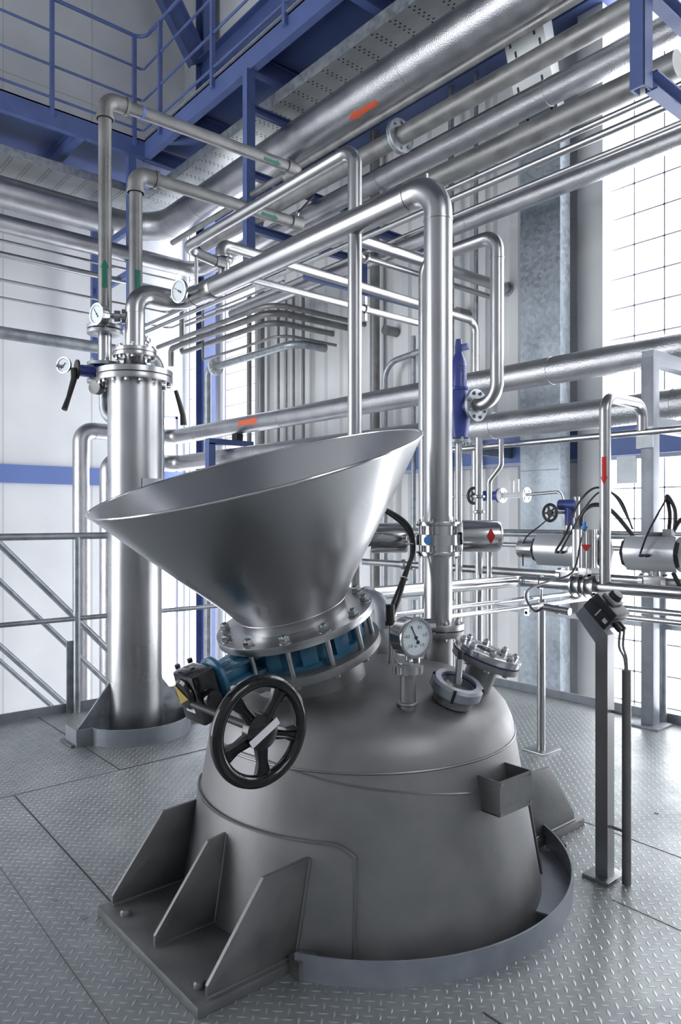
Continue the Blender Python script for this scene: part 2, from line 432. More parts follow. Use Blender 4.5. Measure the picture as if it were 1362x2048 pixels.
# window wall: solid pieces around two window openings, with shallow trapezoidal ribs
Y0, Y1, Y2, Y3, Y4, Y5 = -1.3, 3.43, 8.98, 9.86, 10.32, 11.0
w = MB()
for a, b in ((-5, Y0), (Y1, Y2), (Y3, Y4), (Y5, WY + .1)): w.bb((WX, a, -3), (WX + .15, b, 11))
for a, b in ((Y0, Y1), (Y2, Y3), (Y4, Y5)): w.bb((WX, a, -3), (WX + .15, b, -2.8)); w.bb((WX, a, 9.6 if a < 0 else 6.6), (WX + .15, b, 11))
struct('wall_right', w, 'wall')
rb = MB(); y = 3.98
while y < 8.8:
    rb.prism([(WX, y, -3), (WX - .035, y + .03, -3), (WX - .035, y + .13, -3), (WX, y + .16, -3)], (0, 0, 14)); y += .30
struct('trim_8', rb, 'wall')
struct('trim_9', MB().bb((WX - .07, 3.45, 1.70), (WX - .036, 8.95, 2.02)).bb((WX - .07, -4, 1.74), (WX - .02, 3.45, 2.02)), 'bandblue')
struct('trim_10', MB().bb((WX - .075, -4, 1.70), (WX - .03, 8.95, 1.735)), mat('band_edge', (.42, .47, .62), 0, .5))
# white pilaster beside the large window
struct('trim_11', MB().bb((5.87, 3.355, -3), (6.0, 3.60, 11)), 'wall')


def window(n, a, b, z0, z1, p, ph_y, ph_z, x, py=None):
    m = MB(); y = ph_y; py = py or p
    while y > a: y -= py
    y += py
    while y < b: m.bb((x - .006, y - .006, z0), (x + .006, y + .006, z1)); y += py
    z = ph_z
    while z > z0: z -= p
    z += p
    while z < z1: m.bb((x - .006, a, z - .006), (x + .006, b, z + .006)); z += p
    m.bb((x - .02, a, z0), (x + .02, a + .02, z1)); m.bb((x - .02, b - .02, z0), (x + .02, b, z1))
    m.bb((x - .02, a, z0), (x + .02, b, z0 + .02)); m.bb((x - .02, a, z1 - .02), (x + .02, b, z1))
    o = struct('window_%d' % n, m, 'mullion')
    o['_w'] = tuple(o.location)
    part('glass_pane', MB().bb((x + .006, a, z0), (x + .010, b, z1)), 'pane', o)


window(1, Y0, Y1, -2.8, 9.6, .265, 3.163, 1.19, WX + .06)
window(2, Y2, Y3, -2.8, 6.6, .25, 9.0, 1.19, WX + .06, 2.0)
window(3, Y4, Y5, -2.8, 6.6, .5, 10.32, 1.19, WX + .06, 2.0)
o = struct('window_4', MB().bb((5.15, WY + .05, -2.8), (5.19, WY + .1, 2.9)).bb((5.86, WY + .05, -2.8), (5.9, WY + .1, 2.9)).bb((5.15, WY + .05, 2.86), (5.9, WY + .1, 2.9)).bb((5.15, WY + .06, .4), (5.9, WY + .09, .43)), 'mullion')
o['_w'] = tuple(o.location); part('glass_pane', MB().bb((5.15, WY + .07, -2.8), (5.9, WY + .075, 2.9)), 'pane', o)
# unseen walls behind the camera, their windows added as light sources, and the roof
w = MB(); w.bb((-5.1, -5.15, -3), (6.1, -5, 3.2)); w.bb((-5.1, -5.15, 6), (6.1, -5, 11)); w.bb((-5.1, -5.15, 3.2), (.1, -5, 6)); w.bb((1.4, -5.15, 3.2), (1.8, -5, 6)); w.bb((3.1, -5.15, 3.2), (6.1, -5, 6))
struct('wall_back', w, 'wall')
w = MB(); w.bb((-5.15, -5, -3), (-5, 11.2, -1.8)); w.bb((-5.15, -5, 5), (-5, 11.2, 11)); w.bb((-5.15, -5, -1.8), (-5, 4.3, 5)); w.bb((-5.15, 7.2, -1.8), (-5, 7.5, 5)); w.bb((-5.15, 10.3, -1.8), (-5, 11.2, 5))
struct('wall_side', w, 'wall')
n_ = 5  # bars and panes of the added windows that feed light and reflections
for lo, hi, fr_ in (((.1, -5.08, 3.2), (1.4, -5.075, 6), (1.3, .04)), ((1.8, -5.08, 3.2), (3.1, -5.075, 6), (1.3, .04)), ((-5.08, 4.3, -1.8), (-5.075, 7.2, 5), (.04, 2.9)), ((-5.08, 7.5, -1.8), (-5.075, 10.3, 5), (.04, 2.8))):
    o = struct('window_%d' % n_, MB().bb((lo[0], lo[1], (lo[2] + hi[2]) / 2 - .02), (lo[0] + fr_[0], lo[1] + fr_[1], (lo[2] + hi[2]) / 2 + .02)), 'mullion'); n_ += 1
    o['_w'] = tuple(o.location); part('glass_pane', MB().bb(lo, hi), 'pane', o)
struct('ceiling', MB().bb((-5.1, -5.1, 11), (6.1, 11.2, 11.1)), mat('grey_ceiling', (.16, .17, .19), 0, .7))

# ================================================================== STEELWORK
ZG = 6.40   # gallery deck
gal = thing('steel_gallery', 'blue painted steel gallery with beams and deck running around the hall overhead', 'gallery', (4.47, 9.4, 6.14))
part('deck_plate', MB().bb((-4.93, 9.40, ZG - .02), (5.98, 11.08, ZG)).bb((4.47, -4.93, ZG - .02), (5.98, 9.40, ZG)), 'blue', gal)
part('edge_beam', MB().channel((-4.93, 9.40, 6.28), (4.49, 9.40, 6.28), .24, .09, .014, -1), 'blue', gal)
part('edge_beam', MB().channel((4.47, -4.93, 6.28), (4.47, 9.42, 6.28), .24, .09, .014, 1), 'blue', gal)
part('edge_trim', MB().bb((4.44, -4.93, 6.40), (4.47, 9.36, 6.415)), 'toe', gal)
for y in (-3.6, -1.8, 0, 1.8, 3.5, 5.2, 6.82, 8.3, 9.46): part('joist', MB().ibeam((4.49, y, 6.25), (5.75, y, 6.25), .2, .1), 'blue', gal)
for x in (-3.5, -1.6, .3, 2.2, 3.6): part('joist', MB().ibeam((x, 9.42, 6.25), (x, 11.05, 6.25), .2, .1), 'blue', gal)
part('wall_beam', MB().ibeam((5.86, -4.93, 5.95), (5.86, 9.7, 5.95), .5, .2, .02), 'blue', gal)
part('brace', MB().beam((4.5, 8.9, 6.2), (5.4, 8.1, 6.2), .09, .06), 'blue', gal)

rl = thing('gallery_railing', 'blue tubular guard railing with four rails along the gallery edge at upper left', 'railing', (4.47, 9.4, 6.4))
for k, z in enumerate((7.78, 7.36, 6.93, 6.52)):
    r = .024 if k == 0 else .016
    part('handrail' if k == 0 else 'rail', MB().tube([(-4.93, 9.40, z), (4.45, 9.40, z), (4.45, -4.93, z)], r, .16 if k == 0 else .05, 12), 'blue', rl)
for x in (-.9, 1.15, 3.215, 4.32): part('post', MB().beam((x, 9.40, 6.28), (x, 9.40, 7.78), .05, .05), 'blue', rl)
for y in (8.90, 7.55, 6.1, 4.6): part('post', MB().beam((4.45, y, 6.28), (4.45, y, 7.78), .05, .05), 'blue', rl)

bc = thing('building_column', 'tall blue steel column in the far corner beside the slit window', 'column', (5.72, 10.0, -3))
part('shaft', MB().ibeam((5.80, 10.05, -3), (5.80, 10.05, 11), .26, .2, .02, up=(0, 1, 0)), 'blue', bc)
part('base_plate', MB().bb((5.62, 9.84, -3), (5.98, 10.24, -2.97)), 'blue', bc)
solid('crane_beam', MB().ibeam((5.72, -4.93, 8.1), (5.72, 9.95, 8.1), .34, .2, .02), 'blue', 'blue steel beam running along the window wall above the gallery railing', 'beam')
solid('diagonal_brace', MB().ibeam((4.7, 10.2, 9.9), (5.72, 10.1, 8.3), .34, .16, .016), 'blue', 'wide blue diagonal brace rising from the corner column at the top', 'brace')


def hanger(name, label, posts, z0, z1, arms, w=.10):
    t = thing(name, label, 'pipe support', (posts[0][0], posts[0][1], z0))
    for x, y in posts: part('post', MB().channel((x - w / 2, y, z0), (x - w / 2, y, z1), w, w, .012, -1, up=(0, 1, 0)).bb((x - w / 2, y - w / 2, z0), (x + w / 2, y - w / 2 + .01, z1)), 'blue', t)
    for a, b in arms: part('arm', MB().channel(a, b, .09, .06, .01), 'blue', t)
    return t


hg = hanger('hanging_pipe_frame', 'blue hanger post with cross arms carrying the large overhead pipe, left of centre', [(4.47, 6.80)], 4.02, 6.14,
            [((4.46, 6.80, 5.72), (5.95, 6.80, 5.72)), ((4.46, 6.80, 4.99), (5.95, 6.80, 4.99)), ((4.46, 6.80, 4.40), (5.95, 6.80, 4.40))], .10)
part('pipe_shoe', MB().bb((4.95, 6.74, 5.03), (5.07, 6.86, 5.31)), 'galv', hg)
hg = hanger('hanging_pipe_frame', 'pair of blue hanger posts with cross arms behind the galvanised risers at left', [(4.30, 9.46), (4.30, 10.72)], 3.3, 6.14,
            [((4.30, 9.5, 5.20), (4.30, 10.72, 5.20)), ((4.30, 9.5, 4.58), (4.30, 10.72, 4.58)), ((4.30, 9.5, 3.9), (4.30, 10.72, 3.9))], .10)
hg = hanger('hanging_pipe_frame', 'light blue hanging frame of posts and arms at the upper right edge', [(3.32, 1.70), (5.9, 1.70)], 3.22, 11,
            [((3.36, 1.70, 3.265), (5.9, 1.70, 3.265)), ((3.36, 1.70, 3.69), (5.9, 1.70, 3.69)), ((3.36, 1.70, 4.35), (5.9, 1.70, 4.35))], .075)
for z in (5.15, 4.70, 3.92): pass
hanger('hanging_pipe_frame', 'small blue bracket frame behind the vertical pipes near mid wall', [(5.05, 5.6)], 3.5, 4.25, [((5.05, 5.6, 4.2), (5.98, 5.6, 4.2)), ((4.3, 5.6, 3.55), (5.98, 5.6, 3.55))], .1)

# cable trays under the gallery
tr = thing('cable_tray', 'perforated galvanised cable tray under the left gallery above the lagged pipe', 'cable tray', (1, 10.2, 5.85))
part('tray_bottom', MB().bb((-4.93, 9.90, 5.85), (4.9, 10.5, 5.856)), 'perfx', tr)
for y in (9.90, 10.5): part('side_rail', MB().bb((-4.93, y - .003, 5.85), (4.78, y + .003, 5.97)), 'galv', tr)
tr = thing('cable_tray', 'wide perforated galvanised cable tray running overhead beside the largest pipe', 'cable tray', (5.1, 3, 5.85))
part('tray_bottom', MB().bb((4.77, -4.93, 5.85), (5.42, 9.9, 5.856)), 'perfy', tr)
part('tray_corner', MB().prism([(4.4, 9.9, 5.852), (4.77, 9.5, 5.852), (5.42, 9.5, 5.852), (5.42, 10.5, 5.852), (4.4, 10.5, 5.852)], (0, 0, .004)), 'galv', tr)
for x in (4.77, 5.42): part('side_rail', MB().bb((x - .003, -4.93, 5.85), (x + .003, 9.9, 5.985)), 'galv', tr)
ct = thing('vertical_cable_duct', 'tall galvanised cable duct standing against the wall left of the big window', 'cable duct', (5.68, 3.82, -3))
part('duct_cover', MB().bb((5.60, 3.62, -3), (5.72, 4.02, 4.75)), 'duct', ct)
part('duct_edge', MB().bb((5.595, 3.60, -3), (5.75, 3.619, 4.75)), 'duct', ct, 'paler folded edge strip')
part('duct_bend', MB().rings([[V((5.60, 4.02, 4.75)), V((5.72, 4.02, 4.75)), V((5.72, 3.62, 4.75)), V((5.60, 3.62, 4.75))], [V((5.22, 4.02, 5.84)), V((5.40, 4.02, 5.84)), V((5.40, 3.62, 5.84)), V((5.22, 3.62, 5.84))]]), 'perfy', ct, 'slanting perforated upper section')
part('cover_joint', MB().bb((5.597, 3.62, 1.62), (5.6, 4.02, 1.628)), 'mullion', ct)

# ================================================================== PIPEWORK
CAMP = V((0, 0, 1.2))


def pipe(name, label, pts, r, m='steel', R=None, group=None, seams=(), cat='pipe', seg=24, n=10):
    """one run of pipe; seams: (point, direction) joints shown as thin rings"""
    mb = MB().tube(pts, r, R if R is not None else r * 3, seg, n)
    o = solid(name, mb, m, label, cat, group)
    for c, d in seams: seam(o, c, d, r, m)
    return o


XA = (1, 0, 0); YA = (0, 1, 0); ZA = (0, 0, 1)
# --- lagged and galvanised mains under the gallery
p = pipe('lagged_pipe', 'largest aluminium clad pipe, sweeping around the corner under the gallery', [(-4.93, 10.2, 5.49), (5.01, 10.2, 5.49), (5.01, -4.93, 5.49)], .2, 'clad', .62,
         seams=[((3.9, 10.2, 5.49), XA), ((5.01, 8.8, 5.49), YA), ((5.01, 4.85, 5.49), YA), ((5.01, 3.02, 5.49), YA), ((1.5, 10.2, 5.49), XA)], seg=48, n=16)
arrow(p, (5.01, 5.45, 5.49), (0, 1, 0), (-.35, 0, -1), .2, .42, .13, 'orange')
for k in range(5):
    a = PI / 2 * (k + .5) / 5; c = V((5.01 - .62, 10.2 - .62, 5.49))
    seam(p, c + V((math.sin(a), math.cos(a), 0)) * .62, (math.cos(a), -math.sin(a), 0), .2, 'clad', .006, .002)
pipe('lagged_pipe', 'second aluminium clad pipe turning the corner below the largest one', [(-4.93, 9.48, 4.8), (5.35, 9.48, 4.8), (5.35, -4.93, 4.8)], .11, 'clad', .3,
     seams=[((2.6, 9.48, 4.8), XA), ((5.0, 9.48, 4.8), XA), ((5.35, 5.6, 4.8), YA), ((5.35, 3.55, 4.8), YA)], seg=32)
pipe('gas_pipe', 'thin dark pipe running tight under the largest clad pipe', [(4.477, 8.6, 4.76), (4.477, -4.93, 4.76)], .035, 'galvpipe', seams=[((4.477, 5.7, 4.76), YA)])
p = pipe('galvanised_main', 'dull galvanised pipe with a bolted flange joint crossing overhead to the upper right', [(4.666, 8.1, 4.63), (4.666, -4.93, 4.63)], .08, 'galvpipe')
flange(p, (4.666, 4.62, 4.63), YA, .15, .06, .022, 'galv', 8, .115, .014, .016)
flange(p, (4.666, 4.646, 4.63), YA, .15, .06, .022, 'galv')
flange(p, (4.666, 7.0, 4.63), YA, .14, .06, .02, 'galv', 8, .115, .012, .014)
pipe('galvanised_main', 'dark galvanised pipe just below the clad one, above the riser elbow', [(4.252, 8.0, 3.842), (4.252, 1.95, 3.842)], .08, 'galvpipe', seams=[((4.252, 4.2, 3.842), YA)])
p = pipe('galvanised_main', 'short dark galvanised pipe end with a clamp at the upper right edge', [(4.16, 1.62, 3.86), (4.16, -4.93, 3.86)], .1, 'galvpipe')
part('pipe_clamp', MB().ring((4.16, 1.55, 3.86), YA, .118, .1, .05, 40), 'galvpipe', p)
part('clamp_bolt', MB().cyl((4.06, 1.575, 3.97), (4.06, 1.575, 3.86), .012, seg=8), 'galvpipe', p)
for x, z, r, lb in ((3.868, 3.485, .019, 'uppermost of the three slim steel tubes under the galvanised mains'), (3.79, 3.36, .022, 'middle of the three slim steel tubes under the galvanised mains'),
                    (4.455, 3.60, .019, 'lowest of the three slim steel tubes under the galvanised mains')):
    pipe('slim_tube', lb, [(x, 8.2, z), (x, -4.93, z)], r, 'steel', group='slim tubes of the overhead rack', seg=12)
pipe('lagged_pipe', 'narrow aluminium clad pipe, lowest of the overhead rack, crossing the window', [(5.265, 8.4, 3.93), (5.265, -4.93, 3.93)], .075, 'clad', seams=[((5.265, 4.35, 3.93), YA), ((5.265, 6.3, 3.93), YA)])

# --- pipes along the left wall
pipe('slim_tube', 'thin steel tube under the two clad pipes on the left wall', [(-4.93, 10.0, 4.775), (5.6, 10.0, 4.775)], .021, 'steel', seg=12)
pipe('steel_tube', 'steel tube of middle thickness on the left wall between two thin ones', [(-4.93, 9.83, 4.54), (5.15, 9.83, 4.54)], .039, 'steel', seg=16)
pipe('slim_tube', 'thin tube on the left wall bending away behind the vessel riser', [(-4.93, 9.93, 4.245), (5.085, 9.93, 4.245), (5.085, 7.9, 4.245)], .020, 'steel', .12, seg=12)
pipe('slim_tube', 'lowest and thinnest tube on the left wall, bending back toward the window', [(-4.93, 10.0, 4.04), (5.16, 10.0, 4.04), (5.16, 7.1, 4.04)], .0155, 'steel', .12, seg=12)
pipe('galvanised_pipe', 'galvanised pipe at lower left passing behind the cylindrical vessel', [(-4.93, 5.52, 2.517), (2.75, 5.52, 2.517), (2.75, 5.52, 1.2)], .045, 'galv', .12)

# --- clad pipes at mid height
z1, z2 = 2.335, 1.937
p = pipe('lagged_pipe', 'upper of the two clad pipes at mid height, dropping down an elbow at far left', [(3.57, 9.36, -3), (3.57, 9.36, z1), (4.9, 9.36, z1), (4.9, -4.93, z1)], .105, 'clad', [.16, .2],
         seams=[((3.57, 9.36, 1.25), ZA), ((3.75, 9.36, z1), XA), ((4.9, 6.75, z1), YA), ((4.9, 3.22, z1), YA), ((4.9, 8.7, z1), YA), ((3.57, 9.36, 2.1), ZA)], seg=32)
arrow(p, (4.9, 7.32, z1), (0, -1, 0), (-1, -.3, .05), .105, .42, .13, 'orange')
p = pipe('lagged_pipe', 'lower of the two clad pipes at mid height, dropping beside the left vessel', [(3.78, 9.0, -3), (3.78, 9.0, z2), (4.75, 9.0, z2), (4.75, -4.93, z2)], .105, 'clad', [.16, .2],
         seams=[((3.78, 9.0, .9), ZA), ((4.75, 3.65, z2), YA), ((4.75, 7.0, z2), YA), ((4.75, 2.2, z2), YA)], seg=32)
pipe('steel_tube', 'slim stainless tube running below the lower clad pipe toward the right edge', [(3.57, 3.35, 1.633), (3.57, -4.93, 1.633)], .018, 'polish', seg=16)

# --- bundle of bent pipes at the far wall
for X, Y, z, r, P0_, lb in ((4.62, 6.56, 3.55, .03, [(4.62, 9.3, 3.55)], 'topmost of the bent galvanised pipes turning toward the far wall'), (4.795, 6.81, 3.55, .04, [(4.795, 9.25, 3.3), (4.795, 9.25, 3.55)], 'second from top of the bent galvanised pipes turning toward the far wall'),
                       (5.04, 7.16, 3.55, .036, [(5.04, 9.4, 4.3), (5.04, 9.4, 3.55)], 'third of the bent galvanised pipes, turning up behind the riser elbow')):
    pipe('bent_pipe', lb, P0_ + [(X, Y, z), (5.99, Y, z)], r, 'galvpipe', [.06, .24] if len(P0_) > 1 else .24, seg=16)
pipe('bent_pipe', 'thin bent tube below the three galvanised bent pipes', [(4.92, 8.6, 4.3), (4.92, 8.6, 3.3), (4.92, 6.80, 3.3), (5.73, 6.80, 3.3)], .018, 'galvpipe', [.06, .2], seg=12)
p = pipe('bent_pipe', 'lowest bent pipe with a white flange, dropping beside the blue corner column', [(5.15, 8.87, -3), (5.15, 8.87, 3.25), (5.15, 6.85, 3.25), (5.6, 6.85, 3.25)], .048, 'galv', [.1, .2], seg=16)
flange(p, (5.15, 8.64, 3.25), YA, .115, .035, .02, 'white', 6, .085, .012, .01)

# --- verticals in front of the window wall
for Y, r, z0, z1_, m, lb in ((8.862, .036, -3, 4.4, 'galvpipe', 'steel riser on the edge of the slit window'), (8.56, .05, -3, 4.4, 'galvpipe', 'thick dark riser just right of the slit window'),
                            (8.144, .02, -3, 4.3, 'galvpipe', 'thin dark riser, leftmost of four on the far white wall'), (7.959, .014, -3, 4.3, 'galvpipe', 'thinnest riser, second of four on the far white wall'),
                            (7.80, .02, -3, 4.3, 'galvpipe', 'thin riser, third of four on the far white wall'), (7.588, .023, -3, 4.3, 'galvpipe', 'thin dark riser, rightmost of four on the far white wall'),
                            (6.215, .058, -3, 6.1, 'galvpipe', 'thick riser on the wall right of the slender tank pipe'),
                            (5.594, .027, -3, 3.2, 'galv', 'slim riser on the wall left of the main tank riser'),
                            (5.05, .03, -3, 6.1, 'galv', 'riser on the ribbed wall just right of the main tank riser'),
                            (4.72, .022, -3, 6.1, 'galv', 'slim riser behind the safety valve outlet pipe')):
    pipe('riser_pipe', lb, [(5.83, Y, z0), (5.83, Y, z1_)], r, m, seg=14)
pipe('riser_pipe', 'riser whose top bends right to run along the ribbed wall', [(5.78, 6.0, -3), (5.78, 6.0, 2.95), (5.78, 5.2, 3.02)], .033, 'galv', .22, seg=14)

# --- pipes piercing the window wall
p = pipe('wall_pipe', 'stout steel pipe that enters a hole in the ribbed wall', [(3.9, 4.43, 3.466), (5.99, 4.43, 3.466)], .05, 'steel')
part('wall_collar', MB().ring((5.95, 4.43, 3.466), XA, .07, .05, .015), 'mullion', p)
p = pipe('wall_pipe', 'slimmer pipe with a small union, sloping above the stout one', [(4.12, 4.6, 3.6), (4.12, 4.6, 3.42), (5.99, 4.6, 3.42)], .026, 'steel', .06)
flange(p, (4.2, 4.6, 3.42), XA, .05, .02, .02, 'steel')
for Y, z, lb in ((4.95, 3.32, 'small capped pipe stub in the wall beside the main riser'), (6.02, 3.35, 'small dark pipe stub in the wall beside the thick riser')):
    solid('pipe_stub', MB().cyl((5.8, Y, z), (5.99, Y, z), .055), 'galvpipe', lb, 'pipe stub')

# --- small polished pipes with tee, from the slender tank pipe
p = pipe('product_pipe', 'slender steel pipe rising behind the hopper, bending back and to the right', [(2.095, 2.36, .6), (2.095, 2.36, 2.8), (2.095, 3.87, 2.79), (2.30, 3.87, 2.76)], .0305, 'steel', [.075, .075], n=14)
p = thing('pipe_tee', 'stainless tee and elbow above the far end of the main riser', 'pipe fitting', (2.36, 3.90, 2.60))
part('tee_body', MB().cyl((2.30, 3.87, 2.76), (2.36, 3.87, 2.76), .036).cyl((2.38, 3.9, 2.60), (2.38, 3.9, 2.82), .036), 'steel', p)
flange(p, (2.38, 3.9, 2.80), ZA, .058, .03, .014, 'steel'); flange(p, (2.38, 3.9, 2.775), ZA, .054, .03, .014, 'steel')
part('drain_stem', MB().cyl((2.17, 3.87, 2.52), (2.17, 3.87, 2.76), .012, seg=12), 'steel', p)
p = pipe('product_pipe', 'bright pipe sloping right from the tee and dropping behind the safety valve', [(2.38, 3.93, 2.82), (2.38, 3.95, 2.91), (5.08, 4.12, 2.93), (5.08, 4.12, -.3)], .034, 'cladsmooth', [.07, .10], n=12)
p = pipe('product_pipe', 'thinner bright pipe just under the sloping one with a bolted clip', [(2.55, 3.95, 2.735), (4.5, 3.95, 2.72)], .025, 'cladsmooth')
part('clip', MB().ring((3.60, 3.95, 2.728), XA, .034, .025, .02).bb((3.6, 3.94, 2.64), (3.62, 3.96, 2.82)), 'steel', p)

# --- galvanised risers at left
p = pipe('galvanised_riser', 'weathered galvanised riser at far left, taller, elbowing right under the railing', [(1.70, 4.09, 2.32), (1.70, 4.09, 3.62), (3.05, 4.09, 3.64)], .0375, 'galvpipe', .085)
part('threaded_elbow', MB().tube([(1.70, 4.09, 3.50), (1.70, 4.09, 3.62), (1.82, 4.09, 3.622)], .047, .07, 24), 'galvpipe', p)
for c, d in (((1.70, 4.09, 3.50), ZA), ((1.82, 4.09, 3.622), XA)): part('elbow_band', MB().ring(c, d, .052, .04, .018), 'galvpipe', p)
arrow(p, (1.70, 4.09, 2.60), ZA, (-.45, -1, 0), .0375, .165, .055, 'green', shaft=.55)
arrow(p, (2.86, 4.09, 3.634), XA, (0, -.8, -.5), .0375, .14, .04, 'green')
part('paint_band', MB().ring((1.92, 4.09, 3.623), XA, .0388, .036, .02), 'bandblue', p)
part('elbow_fitting', MB().tube([(3.0, 4.09, 3.64), (3.1, 4.09, 3.64), (3.1, 4.22, 3.64)], .046, .05), 'galvpipe', p)
p = pipe('galvanised_riser', 'second weathered galvanised riser, shorter, elbowing right above the vessel', [(1.93, 4.18, 2.0), (1.93, 4.18, 3.29), (3.10, 4.18, 3.31)], .04, 'galvpipe', .085)
part('threaded_elbow', MB().tube([(1.93, 4.18, 3.17), (1.93, 4.18, 3.29), (2.05, 4.18, 3.292)], .05, .07, 24), 'galvpipe', p)
for c, d in (((1.93, 4.18, 3.17), ZA), ((2.05, 4.18, 3.292), XA)): part('elbow_band', MB().ring(c, d, .055, .04, .018), 'galvpipe', p)
arrow(p, (1.93, 4.18, 2.60), ZA, (-.1, -1, 0), .04, .19, .04, 'green', head=False)
arrow(p, (2.90, 4.18, 3.305), XA, (0, -.8, -.5), .04, .14, .04, 'green')
v = thing('ball_valve', 'small ball valve with black lever at the end of the second galvanised riser', 'valve', (3.13, 4.18, 3.26))
part('valve_body', MB().cyl((3.10, 4.18, 3.31), (3.19, 4.18, 3.315), .05), 'galvpipe', v)
part('valve_stem', MB().cyl((3.14, 4.18, 3.32), (3.14, 4.15, 3.38), .016, seg=10), 'steel', v)
part('lever', MB().beam((3.14, 4.14, 3.37), (3.22, 4.06, 3.49), .02, .008), 'blackp', v)

# ================================================================== FLOOR MOUNTED VESSEL (LEFT)
vx, vy = 1.785, 3.875
vs = thing('cylindrical_vessel', 'tall narrow brushed stainless vessel with bolted lid standing on the platform at left', 'vessel', (vx, vy, 0))
vb = part('shell', MB().lathe([(.148, -.1), (.148, 1.98)], (vx, vy, 0), ZA, 64), 'steel', vs)
seam(vs, (vx, vy, 1.655), ZA, .148, 'steel', .006, .0015, 'weld_seam')
flange(vs, (vx, vy, 1.955), ZA, .208, .13, .032, 'steel', 16, .188, .013, .016, .3, True, 'lid_flange')
part('lid', MB().lathe([(.205, 1.991), (.208, 1.993), (.208, 2.022), (.20, 2.026), (.10, 2.035), (.068, 2.06), (.055, 2.08), (.055, 2.10)], (vx, vy, 0), ZA, 56), 'steel', vs)
part('lid_gasket', MB().lathe([(.203, 1.987), (.203, 1.991)], (vx, vy, 0), ZA, 48), 'ink', vs)
flange(vs, (vx, vy, 2.10), ZA, .118, .05, .022, 'steel', 8, .098, .012, .015, .3, True, 'neck_flange')
part('nameplate', MB().box((vx + .03, vy - .158, 1.33), (.12, .012, .17)), 'galv', vs, 'flat square nameplate near mid height', .002)
for sx in (-1, 1):
    lug = part('support_bracket', MB().prism([(vx + sx * .145, vy - .006, .30), (vx + sx * .30, vy - .006, .10), (vx + sx * .36, vy - .006, .03), (vx + sx * .36, vy - .006, .0), (vx + sx * .145, vy - .006, .0)], (0, .012, 0)), 'galv', vs)
    part('foot_plate', MB().bb((vx + sx * .33 - .06, vy - .08, 0), (vx + sx * .33 + .06, vy + .08, .012)), 'lug', lug, bevel=.002)
part('pad_plate', MB().lathe([(.148, .0), (.151, .0), (.151, .30), (.148, .30)], (vx, vy, 0), ZA, 48, closed=True), 'steel', vs)
cl = MB()
ring = []
a0, a1 = math.radians(-165), math.radians(5)
for k in range(33):
    a = a0 + (a1 - a0) * k / 32; ring.append((a,))
R_ = .30
poly = [(vx + R_ * math.cos(a[0]), vy + R_ * math.sin(a[0])) for a in ring]
poly = [(vx - .36, vy + .06), (vx - .36, vy - .09)] + [(vx - .28, vy - .09)] + poly[2:] + [(vx + .38, vy + .03), (vx + .38, vy + .1)]


def kerb(poly, h, t, z=0):
    mb = MB()
    n = len(poly); out = []
    for i, p in enumerate(poly):
        a = V((*poly[max(i - 1, 0)], 0)); b = V((*poly[min(i + 1, n - 1)], 0)); d = (b - a).normalized(); nn = V((d.y, -d.x, 0))
        p = V((*p, z)); out.append([p, p + nn * t, p + nn * t + V((0, 0, h)), p + V((0, 0, h))])
    return mb.rings(out)


solid('opening_kerb', kerb(poly, .09, .008), 'toe', 'low grey steel kerb ring around the foot of the cylindrical vessel', 'kerb')

# main riser from the tank to the vessel
mr = pipe('riser_main', 'thick stainless pipe rising from the tank and running overhead back to the left vessel',
          [(2.085, 1.871, 1.19), (2.085, 1.871, 2.47), (2.085, 3.875, 2.47), (vx, vy, 2.47), (vx, vy, 2.13)], .054, 'steel', [.115, .12, .10], seams=[((2.085, 1.871, 2.33), ZA), ((2.085, 2.02, 2.47), YA), ((2.085, 3.72, 2.47), YA), ((vx, vy, 2.35), ZA)], seg=36, n=16)
flange(mr, (vx, vy, 2.124), ZA, .118, .045, .022, 'steel', 8, .098, .012, .015, .3, True)
part('reducer_sleeve', MB().lathe([(.055, 0), (.060, .01), (.060, .09), (.055, .10)], (2.085, 3.50, 2.47), YA, 36), 'cladsmooth', mr)
part('branch_stub', MB().cyl((2.085, 1.93, 2.49), (2.085, 1.93, 2.53), .006, seg=8), 'steel', mr)


